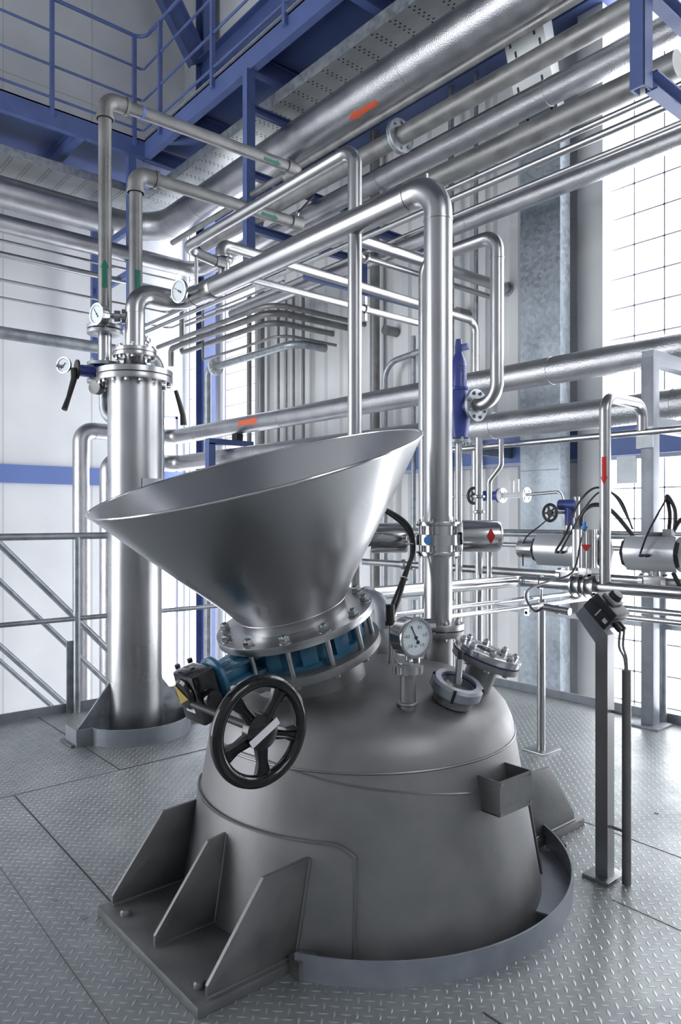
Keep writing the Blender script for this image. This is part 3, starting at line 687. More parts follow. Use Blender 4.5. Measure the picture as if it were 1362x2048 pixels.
def gauge(name, label, c, n, r, depth, stem, numbers=True, needle=2.0, txt=None):
    """round dial gauge: c = centre of the dial face, n = the way it faces, stem = tube path into its fitting"""
    c = V(c); n = V(n).normalized(); up = (V((0, 0, 1)) - n * n.z).normalized(); right = up.cross(n)
    t = thing(name, label, 'gauge', tuple(V(stem[-1])))
    part('case', MB().lathe([(.2 * r, -depth - .006), (r * .93, -depth), (r, -depth + .005), (r, 0), (r * .9, .0)], c, n, 48, up=up), 'polish', t)
    part('bezel', MB().lathe([(r * .9, -.002), (r * 1.05, -.006), (r * 1.08, .0), (r * 1.05, .006), (r * .92, .006)], c, n, 48, closed=True), 'polish', t)
    f = part('dial_face', MB().lathe([(r * .92, .0), (r * .92, .0012)], c, n, 48), 'dial', t)
    mk = MB(); K = 26
    for k in range(K + 1):
        a = math.radians(225 - 270 * k / K); d = right * math.cos(a) + up * math.sin(a); l = .12 if k % 5 == 0 else .06
        mk.beam(c + n * .0016 + d * r * (.84 - l), c + n * .0016 + d * r * .84, r * .02, .0004, tuple(n))
    part('scale_marks', mk, 'ink', f)
    if numbers:
        tm = MB()
        for s, k in (('-1.0', 0), ('-0.5', 5), ('0', 10), ('0.5', 15), ('1.0', 20), ('1.5', 25)):
            a = math.radians(225 - 270 * k / 25); d = right * math.cos(a) + up * math.sin(a)
            q = text_part(t, s, c + n * .0018 + d * r * .58, right, up, r * .23); b = len(tm.v); tm.v += q.v; tm.f += [tuple(i + b for i in fc) for fc in q.f]
        q = text_part(t, 'bar', c + n * .0018 - up * r * .45, right, up, r * .16); b = len(tm.v); tm.v += q.v; tm.f += [tuple(i + b for i in fc) for fc in q.f]
        part('numerals', tm, 'ink', f)
    d = right * math.cos(needle) + up * math.sin(needle)
    part('needle', MB().beam(c + n * .003 - d * r * .25, c + n * .003 + d * r * .7, r * .05, .001, tuple(n)).cyl(c + n * .0015, c + n * .0045, r * .09, seg=12).cyl(c + n * .002 - d * r * .28, c + n * .0035 - d * r * .28, r * .1, seg=12), 'ink', f)
    part('stem', MB().tube(stem, r * .2, 0, 14), 'steel', t)
    return t


gauge('pressure_gauge', 'small dial gauge clipped to the elbow where the main riser meets the vessel pipe', (1.935, 3.64, 2.45), (-.98, -.15, -.05), .062, .02, [(1.94, 3.645, 2.45), (2.06, 3.75, 2.465)], False, 2.6)
g = gauge('pressure_gauge', 'dial gauge facing left above the blue butterfly valve by the vessel', (1.60, 3.96, 2.33), (-.975, -.23, -.02), .058, .05, [(1.63, 3.95, 2.33), (1.75, 3.90, 2.33)], False, 2.2)
part('union_nut', MB().cyl((1.69, 3.935, 2.33), (1.72, 3.92, 2.33), .032, seg=12).cyl((1.725, 3.915, 2.33), (1.745, 3.905, 2.33), .04), 'polish', g)

# flanged inlet stack beside the vessel, feeding its side
st = thing('inlet_pipe_stack', 'short flanged inlet pipe at the left of the vessel, curving into its side', 'pipe', (1.70, 4.06, 1.8))
ix, iy = 1.70, 4.09
flange(st, (ix, iy, 2.285), ZA, .10, .03, .02, 'galv', 6, .08, .01, .012, .2)
flange(st, (ix, iy, 2.257), ZA, .10, .03, .02, 'galv')
part('pipe_spool', MB().cyl((ix, iy, 2.09), (ix, iy, 2.277), .0375), 'steel', st)
flange(st, (ix, iy, 2.07), ZA, .10, .03, .02, 'galv', 6, .08, .01, .014, .2)
flange(st, (ix, iy, 1.975), ZA, .10, .03, .02, 'galv', 6, .08, .01, .014, .2)
part('elbow', MB().tube([(ix, iy, 1.98), (ix, iy, 1.80), (vx - .05, vy + .06, 1.72)], .034, .09), 'galv', st)
bv = thing('butterfly_valve', 'dark blue butterfly valve with a black hand lever, left of the vessel top', 'valve', (ix, iy, 2.042))
part('valve_body', MB().lathe([(.07, 0), (.078, .02), (.078, .06), (.07, .08)], (ix, iy, 1.992), ZA, 32), 'valveblue', bv)
h0 = V((ix - .16, iy - .01, 2.032)); out = V((-1, .12, 0)).normalized()
part('valve_neck', MB().cyl((ix - .06, iy, 2.032), h0, .028, seg=16).box(V((ix - .1, iy, 2.032)), (.09, .05, .06)), 'valveblue', bv, bevel=.004)
part('notch_plate', MB().cyl(h0, h0 + out * .012, .055), 'blackp', bv)
part('lever', MB().tube([h0 + out * .02, h0 + out * .03 + V((0, -.02, -.06)), h0 + out * .05 + V((-.02, -.05, -.17)), h0 + out * .06 + V((-.04, -.07, -.24))], [.02, .017, .013, .016], 0, 10), 'blackp', bv)
t = h0 + out * .10
gauge('thermometer', 'round white dial thermometer at far left beside the black valve lever', (t.x + .035, t.y + .03, 2.055), (-.84, -.54, .02), .044, .012, [t + V((0, .05, .02)), h0 + V((.02, .02, 0))], False, 4)
v = thing('drain_valve', 'small round drain valve wheel under the butterfly valve flange', 'valve', (1.62, 4.0, 1.92))
part('wheel', MB().cyl((1.60, 4.0, 1.93), (1.635, 4.02, 1.93), .038, seg=24), 'galvpipe', v)
part('stem', MB().cyl((1.63, 4.015, 1.93), (1.68, 4.05, 1.93), .014, seg=10).cyl((1.62, 4.01, 1.93), (1.63, 4.03, 2.02), .006, seg=8), 'steel', v)
solid('lever_handle', MB().tube([(2.03, 3.86, 1.94), (2.045, 3.85, 1.88), (2.065, 3.84, 1.80), (2.07, 3.84, 1.74)], [.012, .014, .016, .02], 0, 8), 'blackp', 'black plastic lever hanging under the right side of the vessel lid', 'lever')
p = thing('relief_fitting', 'small dark flanged fitting standing behind the neck of the vessel', 'pipe fitting', (1.93, 4.06, 2.1))
part('fitting_body', MB().cyl((1.90, 4.02, 2.14), (1.90, 4.02, 2.27), .028), 'steel', p)
flange(p, (1.90, 4.02, 2.235), ZA, .045, .02, .018, 'steel', 4, .035, .006, .008)

# ================================================================== PLATFORM RAILINGS AND STAIR
pr_ = thing('platform_railing', 'galvanised two bar guard railing along the left edge of the platform', 'railing', (1.68, 4.47, 0))
part('handrail', MB().cyl((-4.93, 4.47, 1.086), (3.1, 4.47, 1.086), .021, seg=16), 'galv', pr_)
part('mid_rail', MB().cyl((-4.93, 4.47, .578), (3.1, 4.47, .578), .015, seg=14), 'galv', pr_)
for x in (-2.1, -.2, 1.68, 3.1): part('post', MB().cyl((x, 4.47, -.05), (x, 4.47, 1.08), .021, seg=16), 'galv', pr_)
part('bar', MB().bb((1.625, 4.49, -.05), (1.665, 4.50, .44)), 'galv', pr_)
pr_ = thing('platform_railing', 'galvanised guard railing along the window side of the platform', 'railing', (4.2, 2.06, 0))
part('handrail', MB().cyl((4.20, -4.93, 1.086), (4.20, 4.2, 1.086), .02, seg=16), 'galv', pr_)
part('mid_rail', MB().beam((4.20, -4.93, .565), (4.20, 4.2, .565), .045, .03), 'galv', pr_)
for y in (-1.5, .4, 2.02, 3.4): part('post', MB().cyl((4.20, y, 0), (4.20, y, 1.08), .024, seg=14), 'galv', pr_)
stair = thing('stair_railing', 'sloping galvanised handrails of the stair going down beyond the left railing', 'railing', (1.9, 5.3, -.5))
for za, r, y in ((1.02, .024, 5.3), (.765, .02, 5.3), (.325, .02, 5.3), (.225, .016, 5.32)):
    q_ = -1.06
    part('sloping_rail', MB().cyl((1.46 - 1.4, y, za - q_ * 1.4), (1.46 + 2.4, y, za + q_ * 2.4), r, seg=14), 'galv', stair)
for x in (.3, 3.2):
    part('post', MB().cyl((x, 5.3, 1.02 - 1.06 * (x - 1.46)), (x, 5.3, .0 - 1.06 * (x - 1.46)), .02, seg=12), 'galv', stair)
part('stringer', MB().beam((-.2, 5.31, 1.3), (3.9, 5.31, -2.95), .012, .2), 'galv', stair)

# support frame for the clad pipes, standing on the platform right
fr = thing('pipe_stand', 'galvanised standing frame carrying the two clad pipes at the right', 'pipe support', (4.09, 2.04, 0))
part('column', MB().beam((4.09, 2.04, .012), (4.09, 2.04, 2.12), .075, .075), 'toe', fr, bevel=.004)
part('foot_plate', MB().bb((4.0, 1.95, 0), (4.18, 2.12, .012)), 'toe', fr, bevel=.002)
part('arm', MB().beam((4.06, 2.04, 2.12), (5.1, 2.04, 2.12), .07, .08), 'toe', fr)
part('arm', MB().beam((4.06, 2.04, 1.74), (5.0, 2.04, 1.74), .07, .08), 'toe', fr)
part('pipe_shoe', MB().bb((4.8, 1.98, 2.16), (5.0, 2.1, 2.23)), 'galv', fr)
part('gusset', MB().bb((4.04, 2.10, 1.40), (4.05, 2.22, 1.56)).bb((4.04, 2.0, 1.6), (4.05, 2.1, 1.72)), 'galv', fr)
fr = thing('pipe_support_bracket', 'small blue portal bracket under the upper clad pipe at mid left', 'pipe support', (4.75, 7.9, 1.4))
part('upright', MB().beam((4.52, 7.72, 1.2), (4.52, 7.72, 2.10), .09, .09), 'blue', fr)
part('upright', MB().beam((5.08, 7.72, 1.2), (5.08, 7.72, 2.10), .09, .09), 'blue', fr)
part('crossbar', MB().beam((4.48, 7.72, 2.12), (5.12, 7.72, 2.12), .09, .07), 'blue', fr)
part('pipe_shoe', MB().bb((4.86, 7.66, 2.155), (4.95, 7.78, 2.235)), 'ink', fr)
part('wall_arm', MB().beam((4.48, 7.72, 1.2), (6.0, 7.72, 1.2), .09, .09), 'blue', fr)
solid('wall_bracket', MB().prism([(5.93, 4.35, 1.93), (4.95, 4.35, 1.86), (4.95, 4.35, 1.80), (5.93, 4.35, 1.78)], (0, .06, 0)), 'galv', 'galvanised tapering bracket arm below the clad pipes by the cable duct', 'bracket')

# safety valve and its outlet
sx, sy = 3.288, 2.79
pipe('outlet_pipe', 'steel outlet pipe looping down from overhead into the blue safety valve', [(sx, 3.06, 0), (sx, 3.06, 2.77), (sx, 2.515, 2.77), (sx, 2.515, 1.84), (sx, 2.66, 1.84)], .038, 'steel', [.1, .09, .11], seams=[((sx, 2.515, 2.64), ZA), ((sx, 2.64, 1.84), YA)], n=12)
sv = thing('safety_valve', 'blue cast safety relief valve behind the main riser', 'valve', (sx, sy, 1.64))
part('valve_body', MB().lathe([(.05, 1.66), (.052, 1.68), (.062, 1.74), (.075, 1.80), (.078, 1.86), (.06, 1.92), (.055, 1.94), (.05, 1.96)], (sx, sy, 0), ZA, 32).cyl((sx, sy, 1.84), (sx, sy - .10, 1.84), .045), 'valveblue', sv)
part('bonnet', MB().lathe([(.06, 1.94), (.062, 1.955), (.048, 1.96), (.045, 2.10), (.035, 2.13), (.022, 2.16), (.022, 2.20), (.016, 2.24)], (sx, sy, 0), ZA, 28), 'valveblue', sv)
part('spring', MB().tube([(sx + .046 * math.cos(k * .6) * .9, sy + .046 * math.sin(k * .6) * .9 - .004, 1.98 + k * .0012) for k in range(90)], .003, 0, 6), 'ink', sv)
part('lifting_lever', MB().box((sx + .01, sy - .03, 2.19), (.03, .06, .035)), 'valveblue', sv, bevel=.003)
flange(sv, (sx, sy - .12, 1.84), (0, -1, 0), .092, .035, .018, 'galv', 8, .072, .011, .01, .5, True, 'outlet_flange')
flange(sv, (sx, sy, 1.635), ZA, .07, .03, .018, 'galv', 6, .055, .009, .01)
pipe('steel_tube', 'stainless feed tube dropping from the safety valve past the clamp valve', [(sx, sy, 1.64), (sx, sy, 0)], .02, 'polish', seg=14)
pipe('steel_tube', 'stainless tube with clamp unions hanging just right of the main riser', [(3.05, 2.45, 1.62), (3.05, 2.45, 0)], .019, 'polish', seams=[], seg=14)
for z in (1.30, 1.22, 1.12):
    solid('clamp_union', MB().lathe([(.02, 0), (.032, .006), (.032, .014), (.02, .02)], (3.05, 2.45, z), ZA, 20), 'polish', {1.30: 'uppermost', 1.22: 'middle', 1.12: 'lowest'}[z] + ' polished clamp union on the tube right of the main riser', 'clamp', 'clamp unions on the stainless tube')
pipe('steel_tube', 'stainless tube with an offset bend right of the main riser', [(3.2, 2.42, 1.62), (3.2, 2.42, 1.48), (3.2, 2.50, 1.40), (3.2, 2.50, 0)], .014, 'polish', .04, seg=12)

# ================================================================== THE TANK
tx, ty = 1.69, 1.868
tank = thing('process_tank', 'large matt grey steel tank with domed top sunk through the platform floor', 'tank', (tx, ty, 0))
prof = [(.634, -.2), (.600, 0), (.515, .495), (.508, .535), (.490, .575), (.46, .610), (.42, .637), (.36, .660), (.28, .680), (.18, .693), (.08, .70), (.0, .702)]
part('shell', MB().lathe(prof, (tx, ty, 0), ZA, 128), 'tank', tank)
part('weld_seam', MB().torus((tx, ty, .495), ZA, .5155, .0035, 128, 6), 'weld', tank)
def cone_r(z): return .600 - .172 * z
P_ = []
for k in range(60):
    a = -200 + 115 * k / 59; z = .505 - .10 * min(1, max(0, (a + 165) / 75)) if a > -165 else .505
    rr = cone_r(z) + .0008; P_.append((tx + rr * math.cos(math.radians(a)), ty + rr * math.sin(math.radians(a)), z))
part('weld_seam', MB().tube(P_, .0032, 0, 6), 'weld', tank)
# reinforcing pads on both sides
def pad(a0, a1, z0, z1, nm):
    mb = MB(); n = 40; R = []
    for k in range(n + 1):
        f = k / n; a = math.radians(a0 + (a1 - a0) * f); e = min(f, 1 - f) * n
        zt = z1 - .03 * max(0, 1 - e / 3) ** 2
        rr = lambda z, o: cone_r(z) + o
        R.append([V((tx + rr(z, o) * math.cos(a), ty + rr(z, o) * math.sin(a), z)) for z, o in ((z0, -.002), (z0, .008), (zt, .008), (zt, -.002))])
    o = part(nm, mb.rings(R), 'tank', tank)
    e = MB(); pts = [tuple(r[2]) for r in R]; pts = [tuple(R[0][1])] + pts + [tuple(R[-1][1])]
    part('weld_bead', e.tube(pts, .0045, 0, 6), 'weld', o)
pad(-226, -134, -.05, .315, 'reinforcing_pad'); pad(-46, 46, -.05, .315, 'reinforcing_pad')
for sgn in (-1, 1):
    ex = lambda d: tx + sgn * d
    bp = part('base_plate', MB().bb((min(ex(.82), ex(.55)), 1.545, 0), (max(ex(.82), ex(.55)), 2.15, .028)) if sgn < 0 else MB().bb((ex(.50), 1.545, 0), (ex(.88), 2.15, .028)), 'lug', tank, bevel=.003)
    for y in (1.565, 1.845, 2.125):
        yy = abs(y - ty); rr = lambda z: math.sqrt((cone_r(z) + .004) ** 2 - yy ** 2)
        D = .785 if sgn < 0 else .83
        poly = [(ex(D), y - .006, .028), (ex(D), y - .006, .058), (ex(D - .165), y - .006, .27), (ex(rr(.278)), y - .006, .278), (ex(rr(.028)), y - .006, .028)]
        gs = part('gusset_plate', MB().prism(poly, (0, .012, 0)), 'lug', tank, bevel=.0015)
        part('weld_bead', MB().tube([(ex(D), y - .007, .03), (ex(rr(.028)), y - .007, .03)], .005, 0, 6).tube([(ex(rr(.03)), y - .008, .03), (ex(rr(.27) + .002), y - .008, .275)], .005, 0, 6), 'weld', gs)
    for y in (1.615, 2.05): part('anchor_bolt', MB().lathe([(.016, 0), (.016, .008), (.012, .015)], (ex(.775), y, .028), ZA, 16), 'lug', tank)
# name plate holder
NX0, NX1, NY, NZ0, NZ1 = 1.668, 1.820, 1.27, .357, .456
nb = part('nameplate_holder', MB().prism([(NX0, NY, NZ1), (NX0, 1.36, NZ1), (NX0, 1.36, NZ0), (NX0, NY, NZ0)], (.003, 0, 0)).bb((NX0, NY, NZ0), (NX1, 1.36, NZ0 + .003)).prism([(NX1 - .003, NY, NZ1), (NX1 - .003, 1.37, NZ1), (NX1 - .003, 1.36, NZ0), (NX1 - .003, NY, NZ0)], (.003, 0, 0)), 'lug', tank)
np_ = part('nameplate', MB().bb((NX0, NY - .004, NZ0), (NX1, NY, NZ1)), 'lug', nb)
mk = MB()
for zz, xa, xb in ((.408, .007, .145), (.384, .007, .145), (.444, .108, .145)): mk.bb((NX0 + xa, NY - .0048, zz), (NX0 + xb, NY - .004, zz + .0012))
part('engraved_line', mk, 'weld', np_)
for px_, pz_ in ((.007, NZ0 + .008), (.145, NZ0 + .008), (.007, NZ1 - .008), (.145, NZ1 - .008)): part('rivet', MB().cyl((NX0 + px_, NY - .004, pz_), (NX0 + px_, NY - .0065, pz_), .0035, seg=10), 'steel', np_)

# tilted inlet nozzle of the tank
nn = V((-.2955, 0, .9553)); nc = V((1.40, tx and 1.868, .887)); e1 = V((-.9553, 0, -.2955))
nz = part('inlet_nozzle', MB().lathe([(.180, -.36), (.180, -.135)], nc, nn, 72), 'tank', tank)
part('weld_bead', MB().tube([nc + nn * (-.262 + .050 * math.cos(a) - .02 * math.cos(2 * a)) + (e1 * math.cos(a) + V((0, 1, 0)) * math.sin(a)) * .181 for a in [2 * PI * k / 60 for k in range(61)]], .005, 0, 6), 'weld', nz)
flange(tank, nc + nn * -.134, nn, .254, .17, .026, 'tank', 0, name='inlet_flange')
for k in range(12):
    a = math.radians(-15 + 30 * k); q = nc + (e1 * math.cos(a) + V((0, 1, 0)) * math.sin(a)) * .23 - nn * .134
    part('bolt_head', MB().cyl(q, q - nn * .014, .014, seg=14), 'tank', tank)

# butterfly valve with gearbox and handwheel
bf = thing('butterfly_valve', 'petrol blue butterfly valve under the hopper with a black gearbox and handwheel', 'valve', tuple(nc - nn * .108))
part('valve_body', MB().lathe([(.165, -.108), (.205, -.108), (.205, -.094), (.188, -.092), (.188, -.040), (.205, -.038), (.205, -.026), (.165, -.026)], nc, nn, 72, closed=True), 'petrol', bf)
for k in range(12):
    a = math.radians(0 + 30 * k); d = e1 * math.cos(a) + V((0, 1, 0)) * math.sin(a)
    if k != 0: part('lug_rib', MB().box(nc + d * .195 - nn * .067, (.03, .05, .056), (d, nn.cross(d), nn)), 'petrol', bf, bevel=.004)
s0 = nc - nn * .067
dy = V((0, 1, 0))
part('neck', MB().prism([s0 + e1 * .17 + dy * .075 - nn * .030, s0 + e1 * .17 - dy * .075 - nn * .030, s0 + e1 * .31 - dy * .035 - nn * .030, s0 + e1 * .31 + dy * .035 - nn * .030], nn * .012)
     .prism([s0 + e1 * .17 + dy * .075 + nn * .018, s0 + e1 * .17 - dy * .075 + nn * .018, s0 + e1 * .31 - dy * .035 + nn * .018, s0 + e1 * .31 + dy * .035 + nn * .018], nn * .012)
     .cyl(s0 + e1 * .17, s0 + e1 * .335, .034, seg=24), 'petrol', bf, bevel=.003)
part('mounting_disc', MB().lathe([(.064, 0), (.068, .004), (.068, .016), (.055, .024)], s0 + e1 * .315, e1, 40), 'petrol', bf)
g0 = s0 + e1 * .385; down = -nn
gb = part('gearbox', MB().box(g0 - nn * .018, (.075, .115, .15), (e1, dy, nn)), 'black', bf, bevel=.008)
part('gearbox_cap', MB().lathe([(.046, 0), (.046, .008), (.038, .014)], g0 + e1 * .037, e1, 32), 'black', gb)
part('gear_bulge', MB().cyl(g0 - nn * .02 - dy * .03, g0 - nn * .02 - dy * .085, .026), 'black', gb, bevel=.003)
part('position_pointer', MB().prism([g0 + e1 * .0525 + nn * .03 + dy * .03, g0 + e1 * .0525 - nn * .005 - dy * .035, g0 + e1 * .0525 - nn * .03 + dy * .02], e1 * .0015), 'yellow', gb)
part('name_tag', MB().box(g0 - nn * .05 + e1 * .0385, (.0015, .05, .016), (e1, dy, nn)), 'label', gb)
for q in ((.035, .045), (-.035, .045)):
    part('grease_nipple', MB().cyl(g0 + nn * .0625 + dy * q[1] + e1 * q[0] * .6, g0 + nn * .074 + dy * q[1] + e1 * q[0] * .6, .008, seg=10), 'black', gb)
wc = V((1.0, 1.472, .682))
part('drive_shaft', MB().cyl((1.0, 1.80, .682), (1.0, 1.48, .682), .010, seg=16), 'ink', bf)
hw = thing  # (the wheel itself is a part of the valve)


def handwheel(parent, c, ax, R, r, spokes, m='black', hub=.04, phase=.3, big=False):
    c = V(c); a, b, ax = frame(ax)
    w = part('handwheel', MB().torus(c, ax, R, r, 96 if big else 32, 16 if big else 8), m, parent)
    part('hub', MB().lathe([(hub * .5, -r * 1.3), (hub, -r * .8), (hub, r * .7), (hub * .55, r * 1.1)], c, ax, 40 if big else 16), m, w)
    for k in range(spokes):
        t = 2 * PI * (k + phase) / spokes; d = a * math.cos(t) + b * math.sin(t); s = ax.cross(d); mb = MB()
        if big:
            p0 = c + d * hub * .8; p1 = c + d * (R - r * .3)
            mb.rings([[p0 + s * .017 - ax * .008, p0 + s * .017 + ax * .006, p0 + s * .009 + ax * .012, p0 + s * .003 + ax * .006, p0 - s * .003 + ax * .006, p0 - s * .009 + ax * .012, p0 - s * .017 + ax * .006, p0 - s * .017 - ax * .008],
                      [(p0 + p1) / 2 + s * .013 - ax * .006, (p0 + p1) / 2 + s * .013 + ax * .006, (p0 + p1) / 2 + s * .008 + ax * .010, (p0 + p1) / 2 + s * .003 + ax * .004, (p0 + p1) / 2 - s * .003 + ax * .004, (p0 + p1) / 2 - s * .008 + ax * .010, (p0 + p1) / 2 - s * .013 + ax * .006, (p0 + p1) / 2 - s * .013 - ax * .006],
                      [p1 + s * .024 - ax * .008, p1 + s * .024 + ax * .006, p1 + s * .013 + ax * .011, p1 + s * .006 + ax * .006, p1 - s * .006 + ax * .006, p1 - s * .013 + ax * .011, p1 - s * .024 + ax * .006, p1 - s * .024 - ax * .008]])
        else: mb.beam(c, c + d * R, r * 1.2, r * .9, tuple(ax))
        part('spoke', mb, m, w)
    return w


w = handwheel(bf, wc, (0, -1, 0), .121, .0165, 5, 'black', .044, .55, True)
dd = V((.86, 0, .5)).normalized()
part('label_strip', MB().box(wc + V((0, -.0195, 0)), (.092, .019, .002), (dd, V((-.5, 0, .86)), V((0, 1, 0)))), 'label', w)

# hopper
hp = thing('feed_hopper', 'large tilted stainless funnel hopper bolted on the blue butterfly valve', 'hopper', tuple(nc - nn * .024))
ro = [(.168, -.024), (.168, .010), (.172, .028), (.190, .055), (.222, .100), (.300, .200), (.400, .328), (.515, .480)]
ri = [(r - .0035, t + .001) for r, t in ro][::-1]
part('funnel', MB().lathe(ro + [(.516, .4815)] + ri, nc, nn, 144), 'hopper', hp)
part('rolled_rim', MB().torus(nc + nn * .481, nn, .5145, .0042, 144, 8), 'polish', hp)
part('weld_seam', MB().torus(nc + nn * .034, nn, .1755, .0022, 96, 6), 'steel', hp)
part('hopper_flange', MB().ring(nc - nn * .024, nn, .254, .165, .024, 80), 'steel', hp, bevel=.0015)
for k in range(12):
    a = math.radians(-15 + 30 * k); q = nc + (e1 * math.cos(a) + V((0, 1, 0)) * math.sin(a)) * .23
    b_ = part('nut', MB().cyl(q, q + nn * .002, .0185, seg=20).hexn(q + nn * .002, nn, .0165, .017), 'steel', hp)
    part('stud', MB().cyl(q - nn * .12, q + nn * .0215, .0085, seg=12), 'steel', b_)
    part('stud_end', MB().cyl(q + nn * .0195, q + nn * .0225, .0078, seg=12), 'green', b_, 'green tipped stud end')

# riser connection on the tank dome
rc = (2.085, 1.871)
f0 = part('outlet_neck', MB().cyl((rc[0], rc[1], .60), (rc[0], rc[1], .755), .056, seg=40), 'tank', tank)
flange(tank, (rc[0], rc[1], .752), ZA, .098, .05, .022, 'tank', 8, .08, .009, .011, .35, name='outlet_flange')
part('outlet_gasket', MB().cyl((rc[0], rc[1], .774), (rc[0], rc[1], .778), .088, seg=40), 'gasket', tank)
rp = thing('riser_spool', 'short flanged stainless pipe length between the tank top and the clamp valve', 'pipe', (rc[0], rc[1], .778))
part('spool_tube', MB().cyl((rc[0], rc[1], .79), (rc[0], rc[1], 1.055), .054, seg=40), 'steel', rp)
flange(rp, (rc[0], rc[1], .778), ZA, .098, .05, .022, 'steel', 8, .08, .010, .012, .35)
cv = thing('clamp_valve', 'stack of thin stainless flanges with a light blue plug on the main riser', 'valve', (rc[0], rc[1], 1.05))
for z in (1.055, 1.168): part('clamp_flange', MB().ring((rc[0], rc[1], z), ZA, .083, .05, .016, 48), 'polish', cv, bevel=.001)
part('valve_ring', MB().lathe([(.064, 1.071), (.064, 1.095), (.083, 1.096), (.083, 1.135), (.064, 1.136), (.064, 1.168)], (rc[0], rc[1], 0), ZA, 48), 'polish', cv)
for k in range(4):
    t = PI * (.13 + k / 2); q = V((rc[0] + .072 * math.cos(t), rc[1] + .072 * math.sin(t), 1.045)); part('tie_bolt', MB().cyl(q, q + V((0, 0, .148)), .005, seg=8), 'steel', cv)
d = (V((0, 0, 1.115)) - V((rc[0], rc[1], 1.115))).normalized(); d = (d + V((-.76, .65, 0)) * .55).normalized()
part('blue_plug', MB().cyl(V((rc[0], rc[1], 1.115)) + d * .07, V((rc[0], rc[1], 1.115)) + d * .086, .016, seg=20), 'cyan', cv)
part('collar_top', MB().ring((rc[0], rc[1], 1.184), ZA, .057, .053, .02, 40), 'steel', cv)
hd = V((.76, -.65, 0)); base = V((rc[0], rc[1], 1.118))
act = thing('pneumatic_actuator', 'polished cylindrical actuator with a red diamond to the right of the clamp valve', 'actuator', tuple(base + hd * .16 + V((0, 0, -.07))))
ad = V((.70, -.714, 0)).normalized(); a0_ = base + hd * .10 + V((.04, .05, .01))
part('cylinder', MB().lathe([(.05, 0), (.062, .004), (.062, .135), (.055, .150), (.035, .158)], a0_, ad, 48), 'polish', act)
part('mount', MB().box(a0_ - ad * .004 + V((0, 0, -.01)), (.03, .03, .05), (ad, ad.cross(V((0, 0, 1))), V((0, 0, 1)))), 'blackp', act, bevel=.004)
vd = (CAMP - a0_).normalized(); vd = (vd - ad * vd.dot(ad)).normalized(); up_ = ad.cross(vd); up_ = up_ if up_.z > 0 else -up_
q = a0_ + ad * .108; mbd = MB()
for s in (-1, 1):
    for k in range(6):
        t0, t1 = s * k / 6 * .52, s * (k + 1) / 6 * .52; w0, w1 = .016 * (1 - k / 6), .016 * (1 - (k + 1) / 6) + 1e-5; b = len(mbd.v); rr = .0628
        P0 = q + vd * rr * math.cos(t0) + up_ * rr * math.sin(t0); P1 = q + vd * rr * math.cos(t1) + up_ * rr * math.sin(t1)
        mbd.v += [tuple(P0 - ad * w0), tuple(P0 + ad * w0), tuple(P1 + ad * w1), tuple(P1 - ad * w1)]; mbd.f.append((b, b + 1, b + 2, b + 3))
part('red_diamond', mbd, 'red', act)
act = thing('pneumatic_actuator', 'polished cylindrical actuator left of the clamp valve, partly behind the hopper', 'actuator', tuple(base - hd * .2 + V((0, 0, -.07))))
b0_ = base - hd * .095 + V((.09, .11, .0)); part('cylinder', MB().lathe([(.035, 0), (.055, .004), (.06, .012), (.06, .15), (.05, .155)], b0_, -ad, 48), 'polish', act)
part('mount', MB().box(b0_ - ad * .17, (.04, .05, .07), (ad, ad.cross(V((0, 0, 1))), V((0, 0, 1)))), 'blackp', act, bevel=.006)
part('bracket_rod', MB().cyl(b0_, base - hd * .05, .008, seg=8), 'steel', act)

# gas nozzle elbow beside the gauge
en = part('gas_nozzle', MB().lathe([(.075, .60), (.075, .70), (.066, .72), (.05, .735), (.039, .77)], (1.975, 2.06, 0), ZA, 40), 'tank', tank)
part('nozzle_elbow', MB().tube([(1.975, 2.06, .76), (1.975, 2.06, .875), (1.975, 2.15, .875)], .038, .065, 32), 'toe', en, 'pale grey pipe elbow')
eb = pipe('product_pipe', 'polished horizontal pipe leading from the tank nozzle elbow to the row of valves', [(1.975, 2.15, .872), (1.975, 2.306, .872), (3.21, 2.306, .868), (3.21, -2, .868)], .0295, 'polish', [.07, .06], n=12, seg=28)
part('elbow_ring', MB().ring((1.975, 2.14, .875), YA, .050, .03, .014), 'steel', eb)

# gauge standing on the tank
gx, gy = 1.54, 1.50
g = gauge('pressure_gauge', 'pressure gauge with a white dial standing on the tank dome', (gx - .004, gy - .035, .852), (-.12, -.99, .0), .056, .055, [(gx + .01, gy, .85), (gx, gy, .76)], True, math.radians(118))
part('socket_nut', MB().lathe([(.026, .742), (.04, .745), (.04, .765), (.028, .768)], (gx, gy, 0), ZA, 36), 'steel', g)
for k in range(10):
    t = 2 * PI * k / 10; part('nut_lobe', MB().cyl((gx + .038 * math.cos(t), gy + .038 * math.sin(t), .744), (gx + .038 * math.cos(t), gy + .038 * math.sin(t), .766), .0075, seg=10), 'steel', g)
part('stub', MB().cyl((gx, gy, .62), (gx, gy, .744), .0235, seg=28).torus((gx, gy, .655), ZA, .026, .005, 28, 8), 'tank', g)
part('adapter', MB().hexn((gx, gy, .768), ZA, .016, .014).cyl((gx, gy, .78), (gx + .006, gy - .005, .81), .009, seg=12), 'polish', g)
part('inner_cover_ring', MB().torus((gx - .004, gy + .012, .80), (-.2, -.98, 0), .035, .003, 30, 6), 'steel', g)

